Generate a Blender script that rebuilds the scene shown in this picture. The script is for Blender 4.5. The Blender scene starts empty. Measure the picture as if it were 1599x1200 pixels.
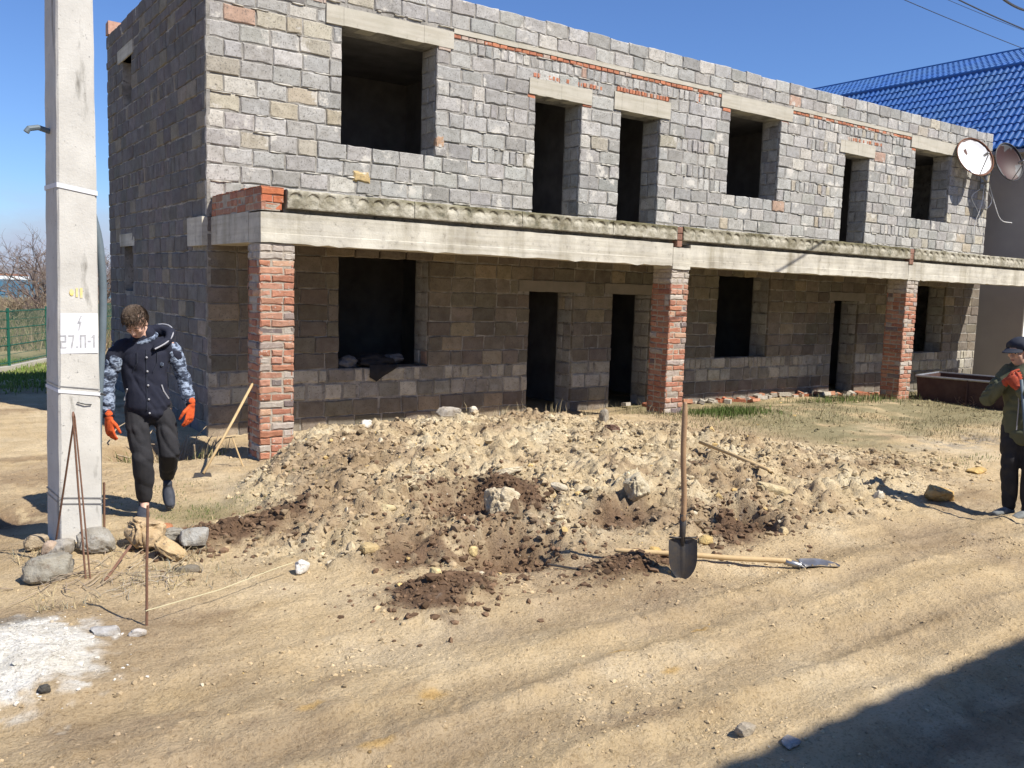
import bpy, bmesh, math, random
import numpy as np
from mathutils import Vector, Matrix
R_ = random.Random(7)
scene = bpy.context.scene
COL = scene.collection
# ------------------------------------------------------------------ camera
CAM = np.array([0, 0, 1.85])
f_ = 1374.04
def _n(v): v = np.array(v, float); return v/np.linalg.norm(v)
CX_ = _n([1943.5, 87, -f_]); CY_ = _n([-979.5, 180, -f_]); CZ_ = np.cross(CX_, CY_)
RW = np.array([CX_, CY_, CZ_])                       # camera -> world
cam = bpy.data.cameras.new('camera'); camo = bpy.data.objects.new('camera', cam); COL.objects.link(camo)
cam.sensor_width = 36; cam.lens = f_/1599*36; cam.clip_start = .05; cam.clip_end = 12000
M4 = Matrix.Identity(4)
for i in range(3):
    for j in range(3): M4[i][j] = float(RW[i][j])
    M4[i][3] = float(CAM[i])
camo.matrix_world = M4
scene.camera = camo
# ------------------------------------------------------------------ sun, sky, exposure
SUN = _n([.45, -1, 1.30])
SUN_EL = math.asin(SUN[2]); SUN_AZ = math.atan2(SUN[0], SUN[1])   # azimuth clockwise from +Y
world = bpy.data.worlds.new('World'); scene.world = world; world.use_nodes = True
nt = world.node_tree; nt.nodes.clear()
def N(nt, t, **k):
    n = nt.nodes.new(t)
    for a, b in k.items(): setattr(n, a, b)
    return n
out = N(nt, 'ShaderNodeOutputWorld'); bg = N(nt, 'ShaderNodeBackground'); bg.inputs[1].default_value = .070
sky = N(nt, 'ShaderNodeTexSky', sky_type='NISHITA'); sky.sun_disc = False
sky.sun_elevation = SUN_EL; sky.sun_rotation = SUN_AZ; sky.altitude = 50; sky.air_density = 1.0; sky.dust_density = .1; sky.ozone_density = 2.0
tc = N(nt, 'ShaderNodeTexCoord'); mp = N(nt, 'ShaderNodeMapping'); mp.inputs['Scale'].default_value = (1, 1, 3.2)
nz = N(nt, 'ShaderNodeTexNoise'); nz.inputs['Scale'].default_value = 5.5; nz.inputs['Detail'].default_value = 7; nz.inputs['Roughness'].default_value = .55
nt.links.new(tc.outputs['Generated'], mp.inputs[0]); nt.links.new(mp.outputs[0], nz.inputs['Vector'])
rp = N(nt, 'ShaderNodeValToRGB'); rp.color_ramp.elements[0].position = .33; rp.color_ramp.elements[1].position = .58
nt.links.new(nz.outputs[0], rp.inputs[0])
sx = N(nt, 'ShaderNodeSeparateXYZ'); nt.links.new(tc.outputs['Generated'], sx.inputs[0])
low = N(nt, 'ShaderNodeMapRange'); low.inputs[1].default_value = .10; low.inputs[2].default_value = .03; low.inputs[3].default_value = 0; low.inputs[4].default_value = .92
nt.links.new(sx.outputs[2], low.inputs[0])
ml = N(nt, 'ShaderNodeMath', operation='MULTIPLY'); nt.links.new(rp.outputs[0], ml.inputs[0]); nt.links.new(low.outputs[0], ml.inputs[1])
mx = N(nt, 'ShaderNodeMixRGB'); mx.inputs[2].default_value = (4.9, 5.4, 6.9, 1)
tint = N(nt, 'ShaderNodeMixRGB', blend_type='MULTIPLY'); tint.inputs[0].default_value = 1; tint.inputs[2].default_value = (.74, .97, 1.40, 1)
nt.links.new(sky.outputs[0], tint.inputs[1])
nt.links.new(ml.outputs[0], mx.inputs[0]); nt.links.new(tint.outputs[0], mx.inputs[1])
nt.links.new(mx.outputs[0], bg.inputs[0]); nt.links.new(bg.outputs[0], out.inputs[0])
sl = bpy.data.lights.new('sun', 'SUN'); sl.energy = 5.0; sl.angle = math.radians(.53); sl.color = (1, .945, .86)
so = bpy.data.objects.new('sun', sl); COL.objects.link(so)
so.rotation_euler = Vector(SUN).to_track_quat('Z', 'Y').to_euler(); so.location = (5, -20, 30)
vs = scene.view_settings; vs.view_transform = 'Standard'; vs.look = 'None'; vs.exposure = .56; vs.gamma = 1; vs.use_curve_mapping = False
# ------------------------------------------------------------------ terrain height (pure numpy)
import numpy as np
def _lattice(seed, n=256):
    return np.random.RandomState(seed).rand(n, n)
_LAT = {}
def vnoise(x, y, f, seed):
    """smooth value noise in 0..1"""
    if seed not in _LAT: _LAT[seed] = _lattice(seed)
    L = _LAT[seed]
    x = np.asarray(x, float)*f + 71.3; y = np.asarray(y, float)*f + 37.7
    xi = np.floor(x).astype(int); yi = np.floor(y).astype(int)
    fx = x-xi; fy = y-yi
    fx = fx*fx*(3-2*fx); fy = fy*fy*(3-2*fy)
    a = L[xi % 256, yi % 256]; b = L[(xi+1) % 256, yi % 256]
    c = L[xi % 256, (yi+1) % 256]; d = L[(xi+1) % 256, (yi+1) % 256]
    return (a*(1-fx)+b*fx)*(1-fy)+(c*(1-fx)+d*fx)*fy
def fbm(x, y, f, octs, seed, gain=.5):
    s = 0; a = 1; t = 0
    for k in range(octs):
        s = s+a*(vnoise(x, y, f*2.03**k, seed+k)-.5); t += a; a *= gain
    return s/t
def clods(x, y, f, seed, keep=.35):
    """angular broken clods: random height and tilt per jittered cell, sharp crevices between cells"""
    if seed not in _LAT: _LAT[seed] = _lattice(seed)
    L = _LAT[seed]; x = np.asarray(x, float)*f+53.1; y = np.asarray(y, float)*f+29.3
    x = x+.35*np.sin(y*1.7+x*.6); xi = np.floor(x).astype(int); yi = np.floor(y).astype(int)
    d1 = np.full(x.shape, 9.); d2 = np.full(x.shape, 9.); hh = np.zeros(x.shape)
    for i in (-1, 0, 1):
        for j in (-1, 0, 1):
            a, b = xi+i, yi+j
            r1, r2, r3, r4 = L[a % 256, b % 256], L[(a+97) % 256, (b+31) % 256], L[(a+11) % 256, (b+173) % 256], L[(a+201) % 256, (b+67) % 256]
            dx, dy = x-(a+r1), y-(b+r2); d = np.hypot(dx, dy)
            v = (r3 > keep)*(.25+.75*r4)*(1+(r1-.5)*1.5*dx+(r2-.5)*1.5*dy)
            n = d < d1; d2 = np.where(n, d1, np.minimum(d2, d)); hh = np.where(n, v, hh); d1 = np.where(n, d, d1)
    return hh*sst(.0, .22, d2-d1)
def sst(a, b, v):
    t = np.clip((v-a)/(b-a), 0, 1); return t*t*(3-2*t)
def gauss(x, y, cx, cy, rx, ry=None, p=2):
    ry = ry or rx
    return np.exp(-(((x-cx)/rx)**2+((y-cy)/ry)**2)**(p/2))
TX = [-5, 1.2, 1.9, 2.5, 3.4, 4.0, 5.5, 7.5, 9.5, 12, 30]
TY = [8, 6.6, 5.6, 4.9, 4.75, 4.5, 4.15, 4.2, 4.6, 6.0, 7]
def xleft(y): return np.interp(y, [5, 6, 7, 7.6, 8.4, 8.9, 9.5], [1.7, 1.95, 2.15, 2.4, 3.0, 3.30, 3.7])
def mound_mask(x, y):
    """0..1, the heap of excavated soil"""
    yt = np.interp(x, TX, TY)+.5*fbm(x, y, .9, 3, 5)
    v = y-yt
    xb = xleft(y)+.25*fbm(x, y, 1.3, 2, 9)
    left = sst(xb-.1, xb+.5, x)
    right = 1-sst(8.2, 11.5, x)*.9
    yb = np.interp(x, [6.0, 7.2, 8.5, 9.5, 12], [9.2, 8.0, 6.6, 5.9, 5.5])+.35*fbm(x, y, 1.1, 2, 15)
    return sst(-.15, .5, v)*left*right*(1-sst(8.4, 9.6, y))*(1-sst(yb-.5, yb+.5, y))
PITS = [  # x, y, rx, ry, depth
    (3.50, 4.86, .34, .24, .24), (3.62, 5.66, .30, .26, .20), (5.62, 4.52, .19, .22, .42),
    (2.45, 9.85, .55, .42, .42), (4.65, 4.95, .35, .2, .08), (0.35, 7.6, .6, .35, .10),
    (2.85, 5.1, .3, .2, .06), (6.2, 5.7, .2, .2, .07)]
HEAPS = [ # x, y, rx, ry, height : moist brown spoil
    (2.70, 4.42, .32, .22, .10), (4.0, 4.22, .32, .15, .08), (1.95, 6.15, .46, .26, .11), (5.3, 4.35, .3, .15, .04),
    (4.0, 5.6, .25, .3, .05)]
def height(x, y):
    x = np.asarray(x, float); y = np.asarray(y, float)
    m = mound_mask(x, y)
    yt = np.interp(x, TX, TY)
    v = np.clip(y-yt, 0, 9)
    A = np.interp(x, [1, 2.4, 3.2, 4, 5, 6, 7, 8, 9, 11, 14], [.10, .22, .33, .34, .34, .33, .27, .21, .12, .08, .05])
    prof = .12+.55*sst(-.1, 1.3, v)+.33*sst(.5, 3.6, v)
    back = 1-sst(8.35, 9.7, y)
    left = sst(xleft(y)-.15, xleft(y)+.65, x)
    h = A*prof*back*left*sst(-.25, .35, y-yt)
    # lumps on the heap
    lump = np.abs(fbm(x, y, 3.2, 4, 21, .6))*.26 + fbm(x, y, 9, 3, 41, .6)*.06 + clods(x, y, 5.5, 62, .6)*.055 + clods(x, y, 11, 63, .4)*.036 + clods(x, y, 22, 64, .45)*.018 - .035*(1-sst(.0, .05, np.abs(fbm(x, y, 4.5, 3, 71))))
    h = h + m*(lump-.02)*np.where(x < 8, 1, .6)
    # road and yard : broad undulation, ruts, fine crumbs
    yard = (1-m)
    h = h + yard*(fbm(x, y, .8, 4, 81)*.07+fbm(x, y, 7, 3, 91)*.022+fbm(x, y, 26, 2, 95)*.012-.012*(1-sst(0, .05, np.abs(fbm(x, y, 5, 3, 97))))*sst(-.1, .2, fbm(x, y, .7, 2, 98)))
    h = h + yard*(y < 9)*(x < 12)*clods(x, y, 24, 65, .55)*.009*sst(-.05, .25, fbm(x, y, 1.1, 3, 99))
    for yr, dep, wd, sd in ((2.75, .034, .17, 1), (3.85, .028, .18, 2), (1.9, .030, .16, 3), (3.35, .024, .12, 4), (2.35, .018, .10, 5)):
        yy = yr+.10*np.sin(x*.55+sd)+.03*np.sin(x*1.9+sd*2)
        r = np.exp(-((y-yy)/wd)**2)
        berm = np.exp(-((np.abs(y-yy)-wd*1.5)/(wd*.45))**2)
        lugs = (np.sin((x+np.abs(y-yy)*1.1)*2*np.pi/.085) > .1)*.010*sst(-.15, .2, fbm(x, y, 1.2, 2, 31+sd))
        h = h - r*dep + berm*(.010+.035*np.maximum(fbm(x, y, 9, 2, 100+sd), 0)) + r*lugs
    for (a, b, rx, ry, d) in PITS: h = h - d*gauss(x, y, a, b, rx, ry, 3.5)
    for (a, b, rx, ry, d) in HEAPS: h = h + gauss(x, y, a, b, rx, ry)*(d+.10*np.maximum(fbm(x, y, 14, 3, 120, .7), -.1))
    h = h + gauss(x, y, 1.02, 6.35, .45, .35)*.05             # earth round the concrete pole
    h = h + gauss(x, y, .42, 4.66, .34, .48, 2.5)*(.09+.09*fbm(x, y, 8, 4, 130, .65))   # pile of white lime sand
    h = h + gauss(x, y, 12, 8.7, 4.5, .9, 4)*.07
    h = h - .10*sst(9.6, 10.3, y)*sst(13, 17, x)
    # flat under the house, dropping away behind to the sea
    h = h*(1-sst(10.42, 10.6, y)*sst(2.9, 3.1, x)*(1-sst(20.5, 20.8, x)))
    d = np.hypot(x, y)
    h = h - .4*sst(17, 23, y) - 16.5*sst(45, 420, d)*sst(10, 60, y+0*x+ .0)
    h = h + fbm(x, y, .05, 3, 140)*.7*sst(30, 70, d)
    return h
# ------------------------------------------------------------------ helpers
WO = {}                                              # world origin of every object
def link(o): COL.objects.link(o)
def props(o, label=None, cat=None, group=None, kind=None):
    if label: o['label'] = label
    if cat: o['category'] = cat
    if group: o['group'] = group
    if kind: o['kind'] = kind
    return o
def place(o, loc, parent):
    WO[o.name] = np.array(loc, float)
    if parent is not None:
        o.parent = parent; o.location = WO[o.name]-WO[parent.name]
    else: o.location = loc
def thing(name, loc, label, cat, group=None):
    o = bpy.data.objects.new(name, None); link(o); o.empty_display_size = .2
    place(o, loc, None); return props(o, label, cat, group)
def rawmesh(name, V, F, mat, col=None, smooth=False):
    """V (n,3) array; F list of tuples or (m,k) array; col None, (r,g,b) or (n,3)"""
    me = bpy.data.meshes.new(name)
    V = np.asarray(V, np.float32)
    if isinstance(F, np.ndarray):
        m, k = F.shape
        me.vertices.add(len(V)); me.vertices.foreach_set('co', V.ravel())
        me.loops.add(m*k); me.loops.foreach_set('vertex_index', F.astype(np.int32).ravel())
        me.polygons.add(m); me.polygons.foreach_set('loop_start', np.arange(0, m*k, k, dtype=np.int32))
        me.polygons.foreach_set('loop_total', np.full(m, k, np.int32))
        me.update(calc_edges=True)
    else:
        me.from_pydata(V.tolist(), [], F)
    if col is not None:
        c = np.ones((len(V), 4), np.float32); c[:, :3] = col
        a = me.color_attributes.new('tint', 'FLOAT_COLOR', 'POINT'); a.data.foreach_set('color', c.ravel())
    me.polygons.foreach_set('use_smooth', np.full(len(me.polygons), bool(smooth)))
    if mat is not None:
        for m_ in (mat if isinstance(mat, list) else [mat]): me.materials.append(m_)
    return me
def obj(name, V, F, mat, parent=None, col=None, smooth=False, origin=None, kind=None, label=None):
    V = np.asarray(V, float)
    if origin is None:
        mn, mx_ = V.min(0), V.max(0); origin = np.array([(mn[0]+mx_[0])/2, (mn[1]+mx_[1])/2, mn[2]])
    me = rawmesh(name, V-origin, F, mat, col, smooth)
    o = bpy.data.objects.new(name, me); link(o); place(o, origin, parent)
    if kind: o['kind'] = kind
    if label: o['label'] = label
    return o
def curve(pts, n=6):
    P = [np.array(p, float) for p in pts]; P = [2*P[0]-P[1]]+P+[2*P[-1]-P[-2]]; o = []
    for i in range(1, len(P)-2):
        for k in range(n):
            t = k/n; a, b, c_, d = P[i-1:i+3]; o.append(.5*((2*b)+(c_-a)*t+(2*a-5*b+4*c_-d)*t*t+(3*b-a-3*c_+d)*t**3))
    return o+[P[-2]]
class Geo:
    """collects shapes into one mesh"""
    def __init__(s): s.V = []; s.F = []; s.C = []; s.n = 0
    def add(s, V, F, col=(1, 1, 1)):
        V = np.asarray(V, float); s.V.append(V); s.F += [tuple(i+s.n for i in f) for f in F]
        c = np.ones((len(V), 3)); c[:] = col; s.C.append(c); s.n += len(V); return s
    def box(s, a, b, col=(1, 1, 1), jit=0):
        x0, y0, z0 = a; x1, y1, z1 = b
        V = np.array([(x0,y0,z0),(x1,y0,z0),(x1,y1,z0),(x0,y1,z0),(x0,y0,z1),(x1,y0,z1),(x1,y1,z1),(x0,y1,z1)], float)
        if jit: V += np.array([[R_.uniform(-jit, jit) for _ in range(3)] for _ in range(8)])
        return s.add(V, [(0,3,2,1),(4,5,6,7),(0,1,5,4),(1,2,6,5),(2,3,7,6),(3,0,4,7)], col)
    def obox(s, c, half, rot, col=(1, 1, 1)):
        V = np.array([(i, j, k) for k in (-1, 1) for (i, j) in ((-1,-1),(1,-1),(1,1),(-1,1))], float)*np.array(half)
        V = V@np.array(rot).T+np.array(c)
        return s.add(V, [(0,3,2,1),(4,5,6,7),(0,1,5,4),(1,2,6,5),(2,3,7,6),(3,0,4,7)], col)
    def tube(s, pts, rad, seg=8, col=(1, 1, 1), round_=False, ref=None):
        V, F = tube(pts, rad, seg, round_, ref); return s.add(V, F, col)
    def obj(s, name, mat, parent=None, **k):
        return obj(name, np.concatenate(s.V), s.F, mat, parent, col=np.concatenate(s.C), **k)
def tube(pts, rad, seg=8, round_=False, ref=None):
    """swept tube with caps; rad: scalar, list, or list of (rx, ry)"""
    P = np.array(pts, float); n = len(P)
    if np.isscalar(rad): rad = [rad]*n
    rr = [(r, r) if np.isscalar(r) else r for r in rad]
    if round_:
        d0 = _n(P[0]-P[1]); d1 = _n(P[-1]-P[-2]); P2 = []; r2 = []
        for k, fr in ((1, .35), (.75, .72)): P2.append(P[0]+d0*min(rr[0])*k*.9); r2.append((rr[0][0]*fr, rr[0][1]*fr))
        P2 += list(P); r2 += rr
        for k, fr in ((.75, .72), (1, .35)): P2.append(P[-1]+d1*min(rr[-1])*k*.9); r2.append((rr[-1][0]*fr, rr[-1][1]*fr))
        P = np.array(P2); rr = r2; n = len(P)
    V = []; F = []
    up = np.array(ref if ref is not None else (0, 0, 1.), float)
    prev = None
    for i in range(n):
        t = _n(P[min(i+1, n-1)]-P[max(i-1, 0)])
        if prev is None:
            a = np.cross(up, t)
            if np.linalg.norm(a) < .1: a = np.cross((0, 1, 0) if abs(t[1]) < .9 else (1, 0, 0), t)
            a = _n(a)
        else: a = _n(prev-t*(prev@t))
        prev = a; b = np.cross(t, a)
        for k in range(seg):
            th = 2*math.pi*k/seg
            V.append(P[i]+a*math.cos(th)*rr[i][0]+b*math.sin(th)*rr[i][1])
    for i in range(n-1):
        for k in range(seg):
            k2 = (k+1) % seg; F.append((i*seg+k, i*seg+k2, (i+1)*seg+k2, (i+1)*seg+k))
    F.append(tuple(range(seg))[::-1]); F.append(tuple((n-1)*seg+k for k in range(seg)))
    return np.array(V), F
_ICO = {}
def ico(sub):
    if sub not in _ICO:
        bm = bmesh.new(); bmesh.ops.create_icosphere(bm, subdivisions=sub, radius=1)
        _ICO[sub] = (np.array([v.co[:] for v in bm.verts]), np.array([[v.index for v in f_.verts] for f_ in bm.faces])); bm.free()
    return _ICO[sub]
def n3(P, f, seed):
    """cheap 3-D noise -1..1 from three 2-D slices"""
    x, y, z = P[:, 0], P[:, 1], P[:, 2]
    return (vnoise(x+z*.7, y+z*.5, f, seed)+vnoise(y-x*.4, z+x*.3, f, seed+1)+vnoise(z+y*.6, x-y*.5, f, seed+2)-1.5)/.8
def gz(x, y): return float(height(np.array([x]), np.array([y]))[0])
# ------------------------------------------------------------------ materials
def material(name, base=(.5,.5,.5), rough=.85, tint=False, var=None, nscale=8, bump=0, bscale=60, metal=0, spec=.3, alpha=None, detail=6, streak=None, coord='Object', bdist=.01, dark=None, smear=None):
    """principled with noise colour variation and bump; tint multiplies the mesh colour attribute"""
    m = bpy.data.materials.new(name); m.use_nodes = True; nt = m.node_tree; b = nt.nodes['Principled BSDF']
    b.inputs['Roughness'].default_value = rough; b.inputs['Metallic'].default_value = metal
    b.inputs['Specular IOR Level'].default_value = spec
    tc = N(nt, 'ShaderNodeNewGeometry').outputs['Position'] if coord == 'World' else N(nt, 'ShaderNodeTexCoord').outputs[coord]
    cur = None
    if tint:
        a = N(nt, 'ShaderNodeAttribute', attribute_name='tint'); cur = a.outputs['Color']
    def mixmul(c1, c2, fac, mode='MULTIPLY'):
        n = N(nt, 'ShaderNodeMixRGB', blend_type=mode)
        for s, v in ((0, fac), (1, c1), (2, c2)):
            if hasattr(v, 'is_linked'): nt.links.new(v, n.inputs[s])
            elif isinstance(v, (int, float)): n.inputs[s].default_value = v
            else: n.inputs[s].default_value = (*v, 1)
        return n.outputs[0]
    def noise(sc, det, stretch=None, rgh=.6):
        z = N(nt, 'ShaderNodeTexNoise'); z.inputs['Scale'].default_value = sc; z.inputs['Detail'].default_value = det; z.inputs['Roughness'].default_value = rgh
        if stretch:
            mp = N(nt, 'ShaderNodeMapping'); mp.inputs['Scale'].default_value = stretch; nt.links.new(tc, mp.inputs[0]); nt.links.new(mp.outputs[0], z.inputs['Vector'])
        else: nt.links.new(tc, z.inputs['Vector'])
        return z.outputs[0]
    def ramp(s, p0, p1, c0=(0,0,0), c1=(1,1,1)):
        r = N(nt, 'ShaderNodeValToRGB'); e = r.color_ramp.elements; e[0].position = p0; e[1].position = p1; e[0].color = (*c0, 1); e[1].color = (*c1, 1)
        nt.links.new(s, r.inputs[0]); return r.outputs[0]
    cur = mixmul(cur, base, 1.0) if cur else None
    if var is not None:
        f1 = ramp(noise(nscale, detail), .35, .68)
        cur = mixmul(cur if cur else base, var, f1, 'MULTIPLY' if tint else 'MIX')
    if dark is not None:                            # dark specks (pores, dirt)
        dc, ds, d0, d1 = dark
        f2 = ramp(noise(ds, 4, None, .7), d0, d1); cur = mixmul(cur if cur else base, dc, f2, 'MIX')
    if smear is not None:                           # mortar wiped over the face in patches
        f4 = ramp(noise(smear[0], 9, None, .68), smear[1], smear[2]); cur = mixmul(cur, smear[3], f4, 'MIX')
    if streak is not None:                          # rain-washed vertical stains
        for sc_, st_, d0, d1, c_ in streak:
            f3 = ramp(noise(sc_, 5, st_), d0, d1); cur = mixmul(cur if cur else base, c_, f3, 'MULTIPLY')
    if cur: nt.links.new(cur, b.inputs['Base Color'])
    else: b.inputs['Base Color'].default_value = (*base, 1)
    if bump:
        bn = N(nt, 'ShaderNodeBump'); bn.inputs['Strength'].default_value = bump; bn.inputs['Distance'].default_value = bdist
        nt.links.new(noise(bscale, 8, None, .72), bn.inputs['Height']); nt.links.new(bn.outputs[0], b.inputs['Normal'])
    return m
M = {}
M['block'] = material('cinder_block', (1,1,.975), .93, tint=True, var=(.74,.73,.71), nscale=11, bump=.8, bscale=80, coord='World', dark=((.12,.11,.10), 48, .53, .70), spec=.15, smear=(3.2, .58, .64, (.56,.53,.47)))
M['dblock'] = material('dusty_shaded_cinder_block', (1,1,.97), .95, tint=True, var=(.70,.68,.65), nscale=8, bump=.8, bscale=60, coord='World', dark=((.09,.08,.07), 50, .56, .72), spec=.1)  # darker block copy for the shaded walls: some dust, the rest painted shade
M['mortar'] = material('mortar', (.19,.18,.16), .95, var=(.44,.41,.36), nscale=4.5, bump=.8, bscale=50, coord='World', dark=((.10,.09,.085), 16, .55, .7), bdist=.02)
M['smear'] = material('pale_mortar', (.56,.53,.46), .95, var=(.44,.42,.37), nscale=20, coord='World')
M['brick'] = material('red_brick', (1,1,1), .9, tint=True, var=(.72,.68,.66), nscale=22, bump=.7, bscale=90, coord='World', dark=((.50,.46,.40), 26, .60, .72))
M['bmortar'] = material('pale_brick_mortar', (.34,.29,.225), .95, var=(.50,.44,.36), nscale=14, bump=.8, bscale=70, coord='World', bdist=.02)
M['concrete'] = material('weathered_concrete', (.60,.57,.48), .92, var=(.42,.395,.335), nscale=3.5, bump=.5, bscale=45, coord='World', dark=((.22,.20,.165), 14, .60, .78),
    streak=[(1.6, (1.3, 1, .12), .50, .72, (.50,.47,.40)), (5, (.15, .15, 4), .45, .70, (.80,.78,.74))])
M['slab'] = material('mossy_slab_concrete', (.50,.47,.38), .95, tint=True, var=(.36,.34,.27), nscale=6, bump=.8, bscale=60, coord='World', dark=((.12,.12,.085), 9, .56, .72), bdist=.015)
M['lowlintel'] = material('shaded_lintel', (.27,.24,.20), .95, var=(.22,.20,.165), nscale=5, coord='World')  # lower lintels: porch shade mixed into the concrete colour
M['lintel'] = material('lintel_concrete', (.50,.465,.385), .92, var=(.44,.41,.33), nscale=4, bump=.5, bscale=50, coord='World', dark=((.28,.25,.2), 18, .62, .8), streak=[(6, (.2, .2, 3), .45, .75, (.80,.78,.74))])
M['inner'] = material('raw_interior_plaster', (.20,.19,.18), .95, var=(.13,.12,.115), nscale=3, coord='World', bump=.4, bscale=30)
M['soil'] = None
# ------------------------------------------------------------------ piece collector: 300 largest in view are objects, the rest one joined part
class Pieces:
    def __init__(s): s.L = []
    def add(s, V, F, col, mat, parent, nrm): s.L.append((np.asarray(V, float), F, col, mat, parent, np.array(nrm, float)))
    def flush(s, name, restname, restparent, limit=300):
        def size(p):
            c = p[0].mean(0); d = c-CAM; q = RW.T@d
            e = p[0].max(0)-p[0].min(0)
            ar = sorted(e)[-1]*sorted(e)[-2]
            if q[2] > -.3: return 0
            sx, sy = q[0]/-q[2]*f_, q[1]/-q[2]*f_
            if abs(sx) > 815 or abs(sy) > 615: return 0
            fac = float(-(p[5]@d)/np.linalg.norm(d))
            return ar*max(fac, 0)/(d@d)
        order = sorted(s.L, key=size, reverse=True)
        for p in order[:limit]:
            obj(name, p[0], p[1], p[3], p[4], col=p[2])
        groups = {}
        for p in order[limit:]: groups.setdefault(p[3].name, []).append(p)
        for mn, ps in groups.items():
            g = Geo()
            for p in ps: g.add(p[0], p[1], p[2])
            g.obj(restname, ps[0][3], restparent, kind='stuff')
def blk(o, u, n, a0, a1, z0, z1, depth, ch=.006, jit=.003, proud=0):
    """a masonry unit on a wall plane: o origin, u along, n outward normal; chamfered, slightly irregular face"""
    o = np.array(o, float); u = np.array(u, float); n = np.array(n, float); z = np.array([0, 0, 1.])
    L, Hh = a1-a0, z1-z0
    nu = 3 if L > .2 else (2 if L > .09 else 1); nv = 2 if Hh > .1 else 1
    q = [(a0+L*k/nu, z0) for k in range(nu)]+[(a1, z0+Hh*k/nv) for k in range(nv)]+[(a1-L*k/nu, z1) for k in range(nu)]+[(a0, z1-Hh*k/nv) for k in range(nv)]
    m = len(q); V = []; ac, zc = (a0+a1)/2, (z0+z1)/2
    J = [(R_.uniform(-jit, jit), R_.uniform(-jit, jit), R_.uniform(-jit, jit)*.7) for _ in range(m)]
    for k, (a, b) in enumerate(q): V.append(o+u*(a+J[k][0])+z*(b+J[k][1])-n*depth)
    for k, (a, b) in enumerate(q): V.append(o+u*(a+J[k][0])+z*(b+J[k][1])+n*(proud-ch*R_.uniform(.6, 1.5)))
    for k, (a, b) in enumerate(q):
        cu, cv = ch*R_.uniform(.5, 1.7), ch*R_.uniform(.5, 1.7)
        a2 = a+J[k][0]+(cu if a < a0+1e-6 else -cu if a > a1-1e-6 else 0); b2 = b+J[k][1]+(cv if b < z0+1e-6 else -cv if b > z1-1e-6 else 0)
        V.append(o+u*a2+z*b2+n*(proud+J[k][2]*.5))
    V.append(o+u*(ac+R_.uniform(-.01, .01))+z*(zc+R_.uniform(-.01, .01))+n*(proud+R_.uniform(-.003, .003)))
    F = []
    for k in range(m):
        k2 = (k+1) % m
        F.append((k, k2, m+k2, m+k)); F.append((m+k, m+k2, 2*m+k2, 2*m+k)); F.append((2*m+k, 2*m+k2, 3*m))
    if np.cross(u, z)@n < 0: F = [f[::-1] for f in F]
    return np.array(V), F
GREYS = [(.43,.42,.40), (.39,.38,.365), (.46,.447,.425), (.42,.41,.395), (.35,.34,.325), (.50,.485,.46), (.44,.425,.40), (.42,.40,.38)]
TANS = [(.46,.42,.345), (.51,.465,.38), (.42,.385,.32), (.47,.41,.32)]
LIMES = [(.55,.51,.43), (.50,.47,.41), (.58,.54,.47), (.47,.45,.41)]
def tone(base, k=.06):
    f = 1+R_.uniform(-k, k); return tuple(max(0, c*f+R_.uniform(-.006, .006)) for c in base)
def blockcol(x, z, up=True):
    r = R_.random()
    if up:
        ptan = .34 if (x < 4.6 and z > 3.2) else .025
        if x > 14: ptan = .10
        if r < ptan: return tone(R_.choice(TANS))
        if r < ptan+.04: return tone((.56,.53,.48))
        if r > .996: return tone((.48,.33,.25))
        return tone(R_.choice(GREYS), .10)
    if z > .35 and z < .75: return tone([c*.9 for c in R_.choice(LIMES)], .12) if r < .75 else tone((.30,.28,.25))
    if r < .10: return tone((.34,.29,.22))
    return tone([c*w for c, w in zip(R_.choice(GREYS), (.54, .49, .435))], .10)  # lower storey greys: dusty brown, with porch shade put into the colour
def bcol():
    r = R_.random()
    if r < .45: return tone((.42,.19,.12), .16)
    if r < .84: return tone((.45,.24,.16), .14)
    if r < .89: return tone((.36,.30,.26), .2)
    if r < .93: return tone((.20,.16,.15), .2)
    return tone((.52,.33,.22), .1)
X0, X1, YF, YB, ZT = 3.045, 20.6, 10.43, 15.85, 5.66
YC = 8.78
house = thing('unfinished_house', (X0, YF, 0), 'unfinished two-storey grey cinder block house with empty openings and a brick-columned porch', 'house')
PB = Pieces(); PK = Pieces()          # blocks, bricks
SE = (0, -1, 0); SL = (-1, 0, 0)
# openings on the front: x0, x1, z0, z1, lintel (x0, x1, z1) or None
OPU = [(4.71, 6.05, 3.50, 5.00, (4.49, 6.30, 5.22)), (7.70, 8.545, 2.60, 4.62, (7.57, 8.73, 4.84)), (9.345, 10.175, 2.60, 4.63, (9.18, 10.38, 4.89)),
       (11.82, 13.14, 3.48, 5.00, (11.56, 13.45, 5.23)), (15.12, 15.91, 2.60, 4.64, (14.92, 16.06, 4.87)), (17.52, 18.89, 3.50, 5.01, (17.31, 19.22, 5.25))]
OPL = [(4.70, 6.01, .77, 2.28, None), (7.71, 8.54, -.3, 1.82, (7.5, 8.75, 1.98)), (9.34, 10.17, -.3, 1.82, (9.15, 10.4, 1.98)),
       (11.76, 13.14, .75, 2.23, None), (15.11, 15.91, -.3, 1.82, (14.9, 16.1, 1.98)), (17.9, 19.15, .75, 2.27, None)]
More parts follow.
